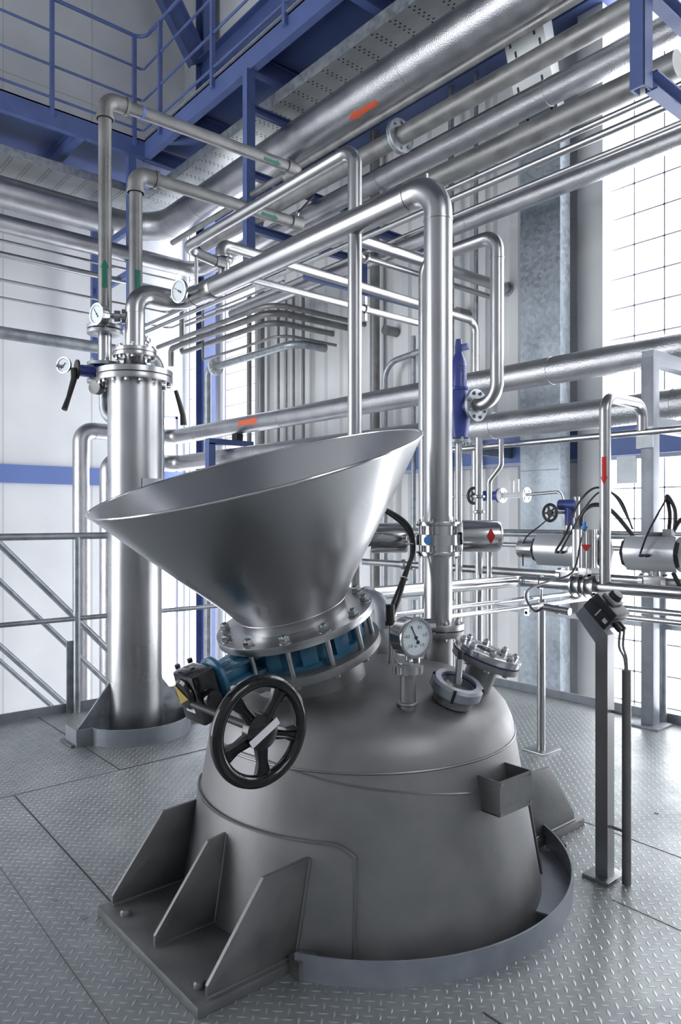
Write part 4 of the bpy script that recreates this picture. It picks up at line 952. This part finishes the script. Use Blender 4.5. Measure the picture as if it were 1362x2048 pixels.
# bolted sight glass cover (tilted) and union sight glass
n1 = V((.20, -.27, .94)).normalized(); c1 = V((1.885, 1.53, .645))
ch = thing('bolted_cover', 'tilted round bolted flange cover with a blue gasket at the right of the dome', 'cover', tuple(c1))
part('neck', MB().cyl(c1 - n1 * .02, c1 + n1 * .09, .05, seg=36), 'tank', ch)
flange(ch, c1 + n1 * .085, n1, .110, .05, .02, 'tank', 8, .09, .009, .010, .2, True, 'lower_flange')
part('gasket', MB().cyl(c1 + n1 * .105, c1 + n1 * .109, .112, seg=48), 'gasket', ch)
flange(ch, c1 + n1 * .109, n1, .110, .045, .022, 'polish', 8, .088, .011, .013, .2, False, 'cover_flange')
part('sight_window', MB().cyl(c1 + n1 * .112, c1 + n1 * .129, .045, seg=36), 'lens', ch)
n2 = V((.02, -.36, .93)).normalized(); c2 = V((1.697, 1.465, .645))
sg = thing('sight_glass', 'round slotted union sight glass with a slanting lamp tube on the dome front', 'sight glass', tuple(c2))
part('socket', MB().cyl(c2, c2 + n2 * .045, .062, seg=40), 'tank', sg)
part('union_nut', MB().lathe([(.048, .028), (.074, .028), (.079, .034), (.079, .060), (.072, .068), (.055, .068), (.055, .055), (.048, .055)], c2, n2, 56, closed=True), 'toe', sg)
a_, b_, _ = frame(n2)
for k in range(4):
    t = 2 * PI * (k + .35) / 4; dvec = a_ * math.cos(t) + b_ * math.sin(t); part('slot', MB().box(c2 + n2 * .048 + dvec * .077, (.006, .009, .042), (dvec, n2.cross(dvec), n2)), 'ink', sg)
part('glass_disc', MB().cyl(c2 + n2 * .046, c2 + n2 * .054, .053, seg=40), 'lens', sg)
part('dark_rim', MB().ring(c2 + n2 * .056, n2, .055, .050, .003, 40), 'gasket', sg)
part('inner_bowl', MB().lathe([(.05, .044), (.04, .040), (.0, .036)], c2, n2, 32), 'polish', sg)
l0 = c2 + n2 * .055; ld = V((.16, .02, .98)).normalized()
lt = part('lamp_tube', MB().cyl(l0, l0 + ld * .018, .013).cyl(l0 + ld * .018, l0 + ld * .075, .0105), 'steel', sg)
part('lamp_plug', MB().cyl(l0 + ld * .075, l0 + ld * .10, .0085, seg=14), 'blackp', lt)
v = thing('cable_gland', 'small black connector hanging by the elbow behind the tank gauge', 'connector', (1.72, 1.78, .72))
part('connector_body', MB().cyl((1.76, 1.80, .84), (1.76, 1.80, .90), .016), 'blackp', v)
part('connector_ring', MB().ring((1.76, 1.80, .83), ZA, .02, .01, .012), 'blackp', v)
part('support_pin', MB().cyl((1.76, 1.80, .69), (1.76, 1.80, .84), .006, seg=8), 'steel', v)
v = thing('clamp_fitting', 'small polished clamp fitting on the dome behind the gauge', 'pipe fitting', (1.86, 1.80, .69))
part('stub', MB().cyl((1.86, 1.78, .66), (1.86, 1.78, .80), .02), 'steel', v)
part('clamp', MB().cyl((1.84, 1.80, .815), (1.92, 1.74, .815), .03).lathe([(.034, -.005), (.034, .006)], (1.865, 1.78, .815), (.8, -.6, 0), 24), 'polish', v)

# kerb ring around the tank opening
pts = []
for k in range(60):
    a = math.radians(-150 + 168 * k / 59); pts.append((1.72 + .664 * math.cos(a), 1.855 + .664 * math.sin(a)))
kr = thing('opening_kerb', 'curved grey steel kerb on the floor around the foot of the tank', 'kerb', (1.72, 1.855, 0))
part('kerb_band', kerb(pts, .285, .006, -.218), 'toe', kr)
pts2 = [(1.72 + .668 * math.cos(math.radians(a)), 1.855 + .668 * math.sin(math.radians(a))) for a in range(-38, -11, 3)]
part('kerb_lug', MB().bb((1.14, 1.50, 0), (1.20, 1.545, .05)), 'lug', kr)
solid('floor_shoe', kerb([(q[0] + .012, q[1] - .006) for q in pts2], .05, .008), 'rubber', 'short black strip on the floor outside the right of the tank kerb', 'strip')
mbl = MB(); RL = []
for k in range(13):
    a = math.radians(-72 + 40 * k / 12); RL.append([V((1.72 + q * math.cos(a), 1.855 + q * math.sin(a), z)) for q, z in ((.57, -.006), (.661, -.006), (.661, -.001), (.57, -.001))])
solid('inner_ledge', mbl.rings(RL), 'toe', 'pale grey flat segment between the tank foot and its kerb', 'ledge')

# ================================================================== VALVE ROW AT RIGHT
xv = 3.60; zv = .876
p = pipe('product_pipe', 'steel pipe with a union passing behind the clamp valve toward the two large actuators', [(xv, 4.3, zv), (xv, -2, zv)], .0235, 'steel', seg=20)
q = V((xv, 3.45, zv)); part('union', MB().lathe([(.026, 0), (.036, .01), (.036, .03), (.026, .04), (.026, .06), (.036, .07), (.036, .10), (.026, .11)], q, YA, 24), 'steel', p)
pipe('steel_tube', 'upper of two straight tubes along the window side rail', [(5.0, 5.2, 1.083), (5.0, -4.93, 1.083)], .02, 'steel', seg=14)
pipe('steel_tube', 'lower of two straight tubes along the window side rail', [(5.0, 5.2, .974), (5.0, -4.93, .974)], .02, 'steel', seg=14)
t_ = thing('tube_bracket', 'galvanised wall bracket holding the two straight tubes behind the actuators', 'bracket', (5.5, 3.2, .9))
part('bracket_arm', MB().beam((4.97, 3.0, .93), (5.99, 3.0, .93), .04, .04), 'galv', t_)
part('bracket_post', MB().beam((4.99, 3.0, .93), (4.99, 3.0, 1.10), .012, .012), 'galv', t_)
# bent-over riser joining the polished pipe
p = pipe('bend_pipe', 'inverted U shaped stainless pipe with a red arrow, standing on the polished pipe at right', [(3.21, 1.822, .885), (3.21, 1.822, 1.775), (3.57, 1.822, 1.775), (3.57, 1.822, 1.64)], .0265, 'steel', [.07, .07], n=12)
arrow(p, (3.21, 1.822, 1.42), (0, 0, -1), (-1, -.35, 0), .0265, .135, .036, 'red', shaft=.6)
# clamps of tube supports
fr = thing('tube_support_post', 'slim stainless support post with a square foot, right behind the tank', 'support post', (3.21, 2.18, 0))
part('foot_plate', MB().bb((3.15, 2.12, 0), (3.30, 2.25, .010)), 'steel', fr, bevel=.002)
part('post_tube', MB().cyl((3.215, 2.18, .01), (3.215, 2.18, .78), .021, seg=24), 'steel', fr)
part('thin_rod', MB().cyl((3.215, 2.18, .78), (3.215, 2.18, .845), .007, seg=12), 'steel', fr)
part('pipe_clip', MB().ring((3.21, 2.172, .868), YA, .035, .03, .016), 'steel', fr)
pipe('steel_tube', 'upper of two fine polished tubes running under the product pipe behind the tank', [(2.2, 2.22, .785), (3.9, 2.22, .785)], .0115, 'polish', seg=14)
p = pipe('steel_tube', 'lower of two fine polished tubes running under the product pipe behind the tank', [(2.2, 2.12, .765), (3.9, 2.12, .765)], .0115, 'polish', seg=14)
part('tube_clip', MB().bb((3.0, 2.11, .72), (3.012, 2.13, .84)).cyl((3.0, 2.12, .735), (3.03, 2.12, .735), .008, seg=8), 'steel', p)
pipe('steel_tube', 'upper of two fine tubes crossing to the right edge beneath the actuators', [(3.4, 2.0, .752), (3.4, -2, .752)], .016, 'polish', seg=14)
pipe('steel_tube', 'lower of two fine tubes crossing to the right edge beneath the actuators', [(3.4, 2.0, .710), (3.4, -2, .710)], .014, 'polish', seg=14)

# clamp flanges and vertical polished actuator on the product pipe
v = thing('flanged_valve', 'flanged shut off valve on the polished product pipe with a fluted steel cylinder above', 'valve', (3.21, 1.93, .83))
for y in (1.985, 1.945, 1.915, 1.875): part('clamp_flange', MB().ring((3.21, y, .868), (0, -1, 0), .058, .028, .010 if y != 1.875 else .016, 32), 'polish', v)
part('valve_core', MB().cyl((3.21, 1.99, .868), (3.21, 1.86, .868), .042, seg=32), 'steel', v)
for k in range(4):
    t = PI * (.25 + k / 2); q = V((3.21 + .048 * math.cos(t), 1.86, .868 + .048 * math.sin(t))); part('bolt', MB().hexn(q, (0, -1, 0), .007, .008), 'blackp', v)
part('neck_block', MB().box((3.21, 1.93, .935), (.04, .05, .05)), 'steel', v, bevel=.003)
mbf = MB(); prof_ = []
for k in range(72):
    a = 2 * PI * k / 72; rr = .056 + .0018 * (1 if k % 4 < 2 else -1); prof_.append((rr * math.cos(a), rr * math.sin(a)))
mbf.rings([[V((3.21 + x, 1.93 + y, z)) for x, y in prof_] for z in (.958, 1.142)])
cyl_ = part('fluted_cylinder', mbf, 'polish', v)
part('cap_plug', MB().cyl((3.21, 1.93, 1.142), (3.21, 1.93, 1.158), .018, seg=16).cyl((3.21, 1.93, 1.158), (3.21, 1.93, 1.18), .01, seg=12), 'cyan', cyl_)
vd = V((-3.21, -1.93, 0)).normalized(); sd = V((-vd.y, vd.x, 0)); c_ = V((3.21, 1.93, 1.07)); mt = MB()
for k in range(8):
    w0 = -.026 + .052 * k / 8; w1 = w0 + .0065; f = lambda w_: (c_ + vd * (.0595 * math.cos((w_ + .008) / .0595)) + sd * (.0595 * math.sin((w_ + .008) / .0595))); h_ = lambda w_: -.032 * (1 - abs(w_) / .026)
    b = len(mt.v); mt.v += [tuple(f(w0)), tuple(f(w1)), tuple(f(w1) + V((0, 0, h_(w1) - 1e-4))), tuple(f(w0) + V((0, 0, h_(w0) - 1e-4)))]; mt.f.append((b, b + 1, b + 2, b + 3))
part('red_triangle', mt, 'red', cyl_)


def actuator(label, y0, y1, capm, capr):
    """rectangular-section pneumatic actuator lying along the pipe, from y0 (left end) to y1"""
    z = 1.018; h = .088
    t = thing('rotary_actuator', label, 'actuator', (xv, (y0 + y1) / 2, zv + .02))
    sec = [(-.075, -.045), (-.055, -.088), (.055, -.088), (.075, -.045), (.075, .045), (.055, .088), (-.055, .088), (-.075, .045)]
    poly = [(xv - .02 + x_, y0, z + q) for x_, q in ((-.02, -.088), (-.062, -.03), (-.066, .012), (-.062, .03), (-.03, .088), (.05, .088), (.075, .04), (.075, -.04), (.05, -.088))]
    b_ = part('body', MB().prism(poly, (0, y1 - y0, 0)), 'alu', t)
    part('end_cap', MB().lathe([(.085, 0), (.088, .006), (.082, .022), (.05, .03)], (xv, y0 - .002, z), YA, 8), 'blackp', t)
    part('end_cap', MB().lathe([(.085, 0), (.088, .006), (.082, .022), (.05, .03)], (xv, y1 + .002, z), (0, -1, 0), 8), 'blackp', t)
    if capm: part('polished_end', MB().cyl((xv - .01, y0 + .02, z), (xv - .01, y0 + .13, z), .055, seg=32), 'polish', t)
    ym = (y0 + y1) / 2
    part('coupling', MB().cyl((xv, ym, z - .088), (xv, ym, zv + .01), .024, seg=20), 'polish', t)
    part('bracket', MB().bb((xv - .04, ym - .07, zv + .022), (xv + .04, ym + .07, zv + .032)), 'polish', t)
    for s in (-.06, .06): part('union_flange', MB().cyl((xv, ym + s - .012, zv), (xv, ym + s + .012, zv), .042, seg=24), 'polish', t)
    part('valve_block', MB().bb((xv - .035, ym - .05, zv - .035), (xv + .035, ym + .05, zv + .03)), 'steel', t, bevel=.004)
    tb = part('top_switch', MB().bb((xv - .03, ym - .06, z + .088), (xv + .03, ym + .03, z + .108)), 'blackp', t, bevel=.002)
    part('solenoid', MB().bb((xv - .04, ym - .10, z + .088), (xv + .0, ym - .055, z + .125)), 'grey', t, bevel=.003)
    part('air_fitting', MB().cyl((xv - .09, ym + .02, z - .008), (xv - .115, ym + .02, z - .008), .008, seg=10).cyl((xv - .09, ym - .01, z - .008), (xv - .115, ym - .01, z - .008), .008, seg=10), 'blackp', b_)
    return t, ym, z


a1, ym1, za = actuator('silver rotary actuator with a polished end, left of the pair', 2.44, 2.06, True, .055)
a2, ym2, _ = actuator('silver rotary actuator with black end caps at the right edge', 1.90, 1.64, False, .05)


def cable(label, pts, r=.005, m='rubber', grp=None, seg=8):
    # smooth curve through the points (Catmull-Rom)
    P = [V(p) for p in pts]; P = [P[0] * 2 - P[1]] + P + [P[-1] * 2 - P[-2]]; out = []
    for i in range(1, len(P) - 2):
        for k in range(8):
            t = k / 8; a, b, c, d = P[i - 1], P[i], P[i + 1], P[i + 2]
            out.append(.5 * ((2 * b) + (c - a) * t + (2 * a - 5 * b + 4 * c - d) * t * t + (3 * b - a - 3 * c + d) * t ** 3))
    out.append(P[-2])
    return solid('cable', MB().tube(out, r, 0, seg), m, label, 'cable', grp)


cable('black air hose looping from the left silver actuator up over its top', [(xv - .115, ym1 + .02, za), (xv - .10, ym1 - .03, za + .09), (xv - .08, ym1 - .10, za + .26), (xv - .05, ym1 - .18, za + .34), (xv, ym1 - .26, za + .30), (xv + .03, ym1 - .33, za + .16)], .006)
cable('second black air hose beside the first on the left silver actuator', [(xv - .115, ym1 - .01, za), (xv - .10, ym1 - .05, za + .08), (xv - .07, ym1 - .12, za + .22), (xv - .03, ym1 - .2, za + .32), (xv + .02, ym1 - .28, za + .28), (xv + .04, ym1 - .34, za + .12)], .005)
cable('thick black cable bundle arching from the left actuator solenoid to the right', [(xv - .02, ym1 - .08, za + .12), (xv, ym1 - .07, za + .20), (xv, ym1 - .14, za + .25), (xv, ym1 - .24, za + .22), (xv + .02, ym1 - .36, za + .08)], .012)
cable('thin black cable hanging down left of the left actuator', [(xv, 2.36, za + .20), (xv, 2.44, za + .14), (xv - .05, 2.52, za + .05), (xv - .05, 2.53, za - .1)], .004)
cable('thin black air hose rising from the right silver actuator', [(xv - .115, ym2 + .02, za), (xv - .10, ym2 - .01, za + .10), (xv - .05, ym2 - .05, za + .22), (xv - .02, ym2 - .07, za + .28)], .005)
cable('violet grey hose bundle above the right silver actuator', [(xv - .02, ym2 - .08, za + .12), (xv, ym2 - .075, za + .20), (xv - .02, ym2 - .07, za + .29), (xv, ym2 - .10, za + .22), (xv, ym2 - .10, za + .12)], .010)
cable('black cable sweeping to the right edge above the right silver actuator', [(xv, ym2 - .09, za + .11), (xv, ym2 - .13, za + .17), (xv, ym2 - .20, za + .20), (xv, ym2 - .36, za + .2)], .011)
cable('black cable running down to the right edge under the right silver actuator', [(xv - .02, ym2 - .10, za - .09), (xv - .02, ym2 - .14, za - .16), (xv - .02, ym2 - .2, za - .22)], .012)

# instrument line with two small blue valves against the duct
il = thing('instrument_line', 'small instrument line with pale flanges ending in a bent tube by the cable duct', 'pipe', (4.6, 3.3, 1.36))
part('line_tube', MB().tube([(4.6, 4.0, 1.37), (4.6, 3.72, 1.37)], .008, 0, 10).tube([(4.6, 3.25, 1.37), (4.6, 2.96, 1.385), (4.6, 2.93, 1.30)], .012, .04, 12), 'steel', il)
for y in (3.46, 3.24): part('pale_flange', MB().cyl((4.6, y, 1.37), (4.6, y + .02, 1.37), .058, seg=24), 'white', il)
for y in (3.46, 3.24):
    for k in range(4):
        t = PI * (.25 + k / 2); part('bolt', MB().cyl((4.6 + .038 * math.cos(t), y - .006, 1.37 + .038 * math.sin(t)), (4.6 + .038 * math.cos(t), y, 1.37 + .038 * math.sin(t)), .009, seg=8), 'steel', il)
part('sensor_body', MB().cyl((4.6, 3.26, 1.37), (4.6, 3.46, 1.37), .022).cyl((4.6, 3.38, 1.37), (4.6, 3.38, 1.48), .018).cyl((4.6, 3.33, 1.37), (4.6, 3.33, 1.49), .016), 'white', il)
v = thing('globe_valve', 'small dark blue valve with a black handwheel on the instrument line', 'valve', (4.6, 3.6, 1.3))
part('valve_body', MB().cyl((4.6, 3.49, 1.37), (4.6, 3.60, 1.37), .035).cyl((4.6, 3.485, 1.37), (4.6, 3.50, 1.37), .056).cyl((4.6, 3.60, 1.37), (4.6, 3.64, 1.37), .042), 'valveblue', v)
part('stem', MB().cyl((4.6, 3.60, 1.37), (4.49, 3.66, 1.37), .010, seg=10), 'steel', v)
handwheel(v, (4.49, 3.66, 1.37), (-1, .1, 0), .060, .012, 5, 'blackp', .022)
v = thing('globe_valve', 'small blue valve with a black handwheel above the left silver actuator', 'valve', (4.1, 2.6, 1.15))
part('valve_body', MB().cyl((4.1, 2.57, 1.15), (4.1, 2.57, 1.30), .03).cyl((4.1, 2.52, 1.28), (4.1, 2.64, 1.28), .035), 'valveblue', v)
part('stem', MB().cyl((4.1, 2.60, 1.23), (4.02, 2.66, 1.23), .009, seg=10), 'steel', v)
part('fitting', MB().cyl((4.1, 2.52, 1.20), (4.1, 2.52, 1.33), .018).cyl((4.1, 2.58, 1.0), (4.1, 2.58, 1.16), .022), 'steel', v)
handwheel(v, (4.02, 2.66, 1.23), (-1, .1, 0), .052, .010, 5, 'blackp', .02)

# ================================================================== CONTROL BOX ON ITS POST
cp = thing('control_post', 'square stainless post with a bent head and flat foot at the lower right', 'control post', (2.246, 1.276, 0))
part('foot_plate', MB().bb((2.195, 1.234, 0), (2.312, 1.330, .012)), 'steel', cp, bevel=.002)
sl = V((0, .72, .69)).normalized(); sn = V((0, -.69, .72)).normalized()
P0 = V((2.246, 1.276, .012)); P1 = V((2.246, 1.276, .80)); P2 = P1 + V((0, .085, .082))
cut = MB(); w2 = .0215
lo = [V((2.246 - w2, 1.254, .012)), V((2.246 + w2, 1.254, .012)), V((2.246 + w2, 1.298, .012)), V((2.246 - w2, 1.298, .012))]
mi = [V((2.246 - w2, 1.254, .812)), V((2.246 + w2, 1.254, .812)), V((2.246 + w2, 1.298, .782)), V((2.246 - w2, 1.298, .782))]
hi = [V((2.246 - w2, 1.340, .902)), V((2.246 + w2, 1.340, .902)), V((2.246 + w2, 1.372, .870)), V((2.246 - w2, 1.372, .870))]
part('post', cut.rings([lo, mi]), vary(mat('dark_stainless_tube', (.34, .34, .35), .95, .35), (.26, .26, .265), (.36, .36, .37), 5, (1, 1, .3), 4, .3, .42), cp)
part('bent_head', MB().rings([mi, hi]), 'toe', cp)
part('cable_stub', MB().cyl((2.235, 1.40, .875), (2.235, 1.50, .882), .013, seg=20).ring((2.235, 1.44, .878), YA, .0155, .012, .012), 'polish', cp)
cb = thing('control_box', 'black switch box with a round knob tilted on top of the stainless post', 'switch box', (2.246, 1.29, .83))
ctr = V((2.246, 1.292, .868)) + sn * .022; X_ = V((1, 0, 0))
part('back_shell', MB().box(ctr, (.096, .106, .044), (X_, sl, sn)), 'blackp', cb, bevel=.006)
lid = part('lid', MB().box(ctr + sn * .033, (.090, .100, .030), (X_, sl, sn)), 'blackp', cb, bevel=.005)
part('knob_base', MB().box(ctr + sn * .053 + X_ * .005 + sl * .012, (.055, .055, .014), (X_, sl, sn)), 'grey', lid, bevel=.004)
part('knob', MB().lathe([(.021, 0), (.023, .004), (.019, .02), (.0, .022)], ctr + sn * .060 + X_ * .005 + sl * .012, sn, 24), 'blackp', lid)
part('label_strip', MB().box(ctr - X_ * .0485 + sn * .006 - sl * .0, (.0015, .004, .03), (X_, sl, sn)).box(ctr - X_ * .0485 - sl * .035 + sn * .004, (.0015, .016, .014), (X_, sl, sn)), 'label', lid)
for s in (-.012, .014):
    part('cable_gland', MB().cyl(ctr - sl * .048 + X_ * (s + .01), ctr - sl * .078 + X_ * (s + .01), .010, seg=12), 'blackp', cb)
cd = thing('conduit_pipe', 'slim round conduit standing beside the square post', 'conduit', (2.262, 1.21, 0))
part('tube', MB().cyl((2.262, 1.208, .0), (2.262, 1.208, .70), .0145, seg=24), 'lug', cd)
for z in (.17, .555): part('standoff', MB().cyl((2.262, 1.208, z), (2.262, 1.258, z), .0055, seg=10), 'steel', cd)
g1 = ctr - sl * .078
cable('grey cable curving from the switch box gland down into the conduit', [tuple(g1 - X_ * .002), (2.252, 1.228, .775), (2.258, 1.214, .74), (2.26, 1.209, .695)], .0042, 'galvpipe')
cable('second grey cable from the switch box gland into the conduit', [tuple(g1 + X_ * .024), (2.272, 1.225, .775), (2.268, 1.212, .74), (2.265, 1.208, .695)], .0042, 'galvpipe')
cable('black cable drooping from the left actuators to the stub of the switch box post', [(3.19, 1.90, 1.15), (3.05, 1.85, 1.10), (2.9, 1.80, .96), (2.75, 1.82, .925), (2.5, 1.75, .91), (2.38, 1.68, .885), (2.26, 1.56, .86), (2.24, 1.505, .882)], .0045)
cable('thick black cable tied with white bands hanging from behind the hopper to the tank', [(1.80, 2.02, 1.24), (1.86, 2.00, 1.25), (1.98, 1.94, 1.18), (2.0, 1.92, 1.08), (1.93, 1.90, .98), (1.84, 1.86, .90), (1.80, 1.84, .86)], .009)
cable('thinner black cable alongside the tied one behind the hopper', [(1.82, 2.00, 1.24), (1.88, 1.98, 1.235), (1.97, 1.93, 1.16), (1.98, 1.91, 1.07), (1.91, 1.88, .96), (1.83, 1.84, .88), (1.775, 1.81, .85)], .006)
for c_, n_, lb in (((1.925, 1.895, .975), (-.5, -.1, -.75), 'lower'), ((1.985, 1.925, 1.10), (-.1, -.1, -1), 'upper')):
    solid('cable_tie', MB().torus(c_, n_, .014, .002, 20, 6), 'label', lb + ' white cable tie on the hanging black cables behind the hopper', 'cable tie')
# floor screws
for k, (x, y, lb) in enumerate(((.93, 1.95, 'screw head in the tread plate left of the tank base'), (.98, 2.2, 'screw head in the tread plate farther left of the tank base'), (2.9, 1.42, 'screw head in the tread plate right of the conduit'))):
    solid('floor_screw', MB().lathe([(.010, .0005), (.010, .0025), (.003, .003)], ((.80, .835, 2.9)[k], (2.32, 2.16, 1.42)[k], 0), ZA, 14), 'galv', lb, 'screw')

for o in bpy.data.objects:
    if '_w' in o: del o['_w']
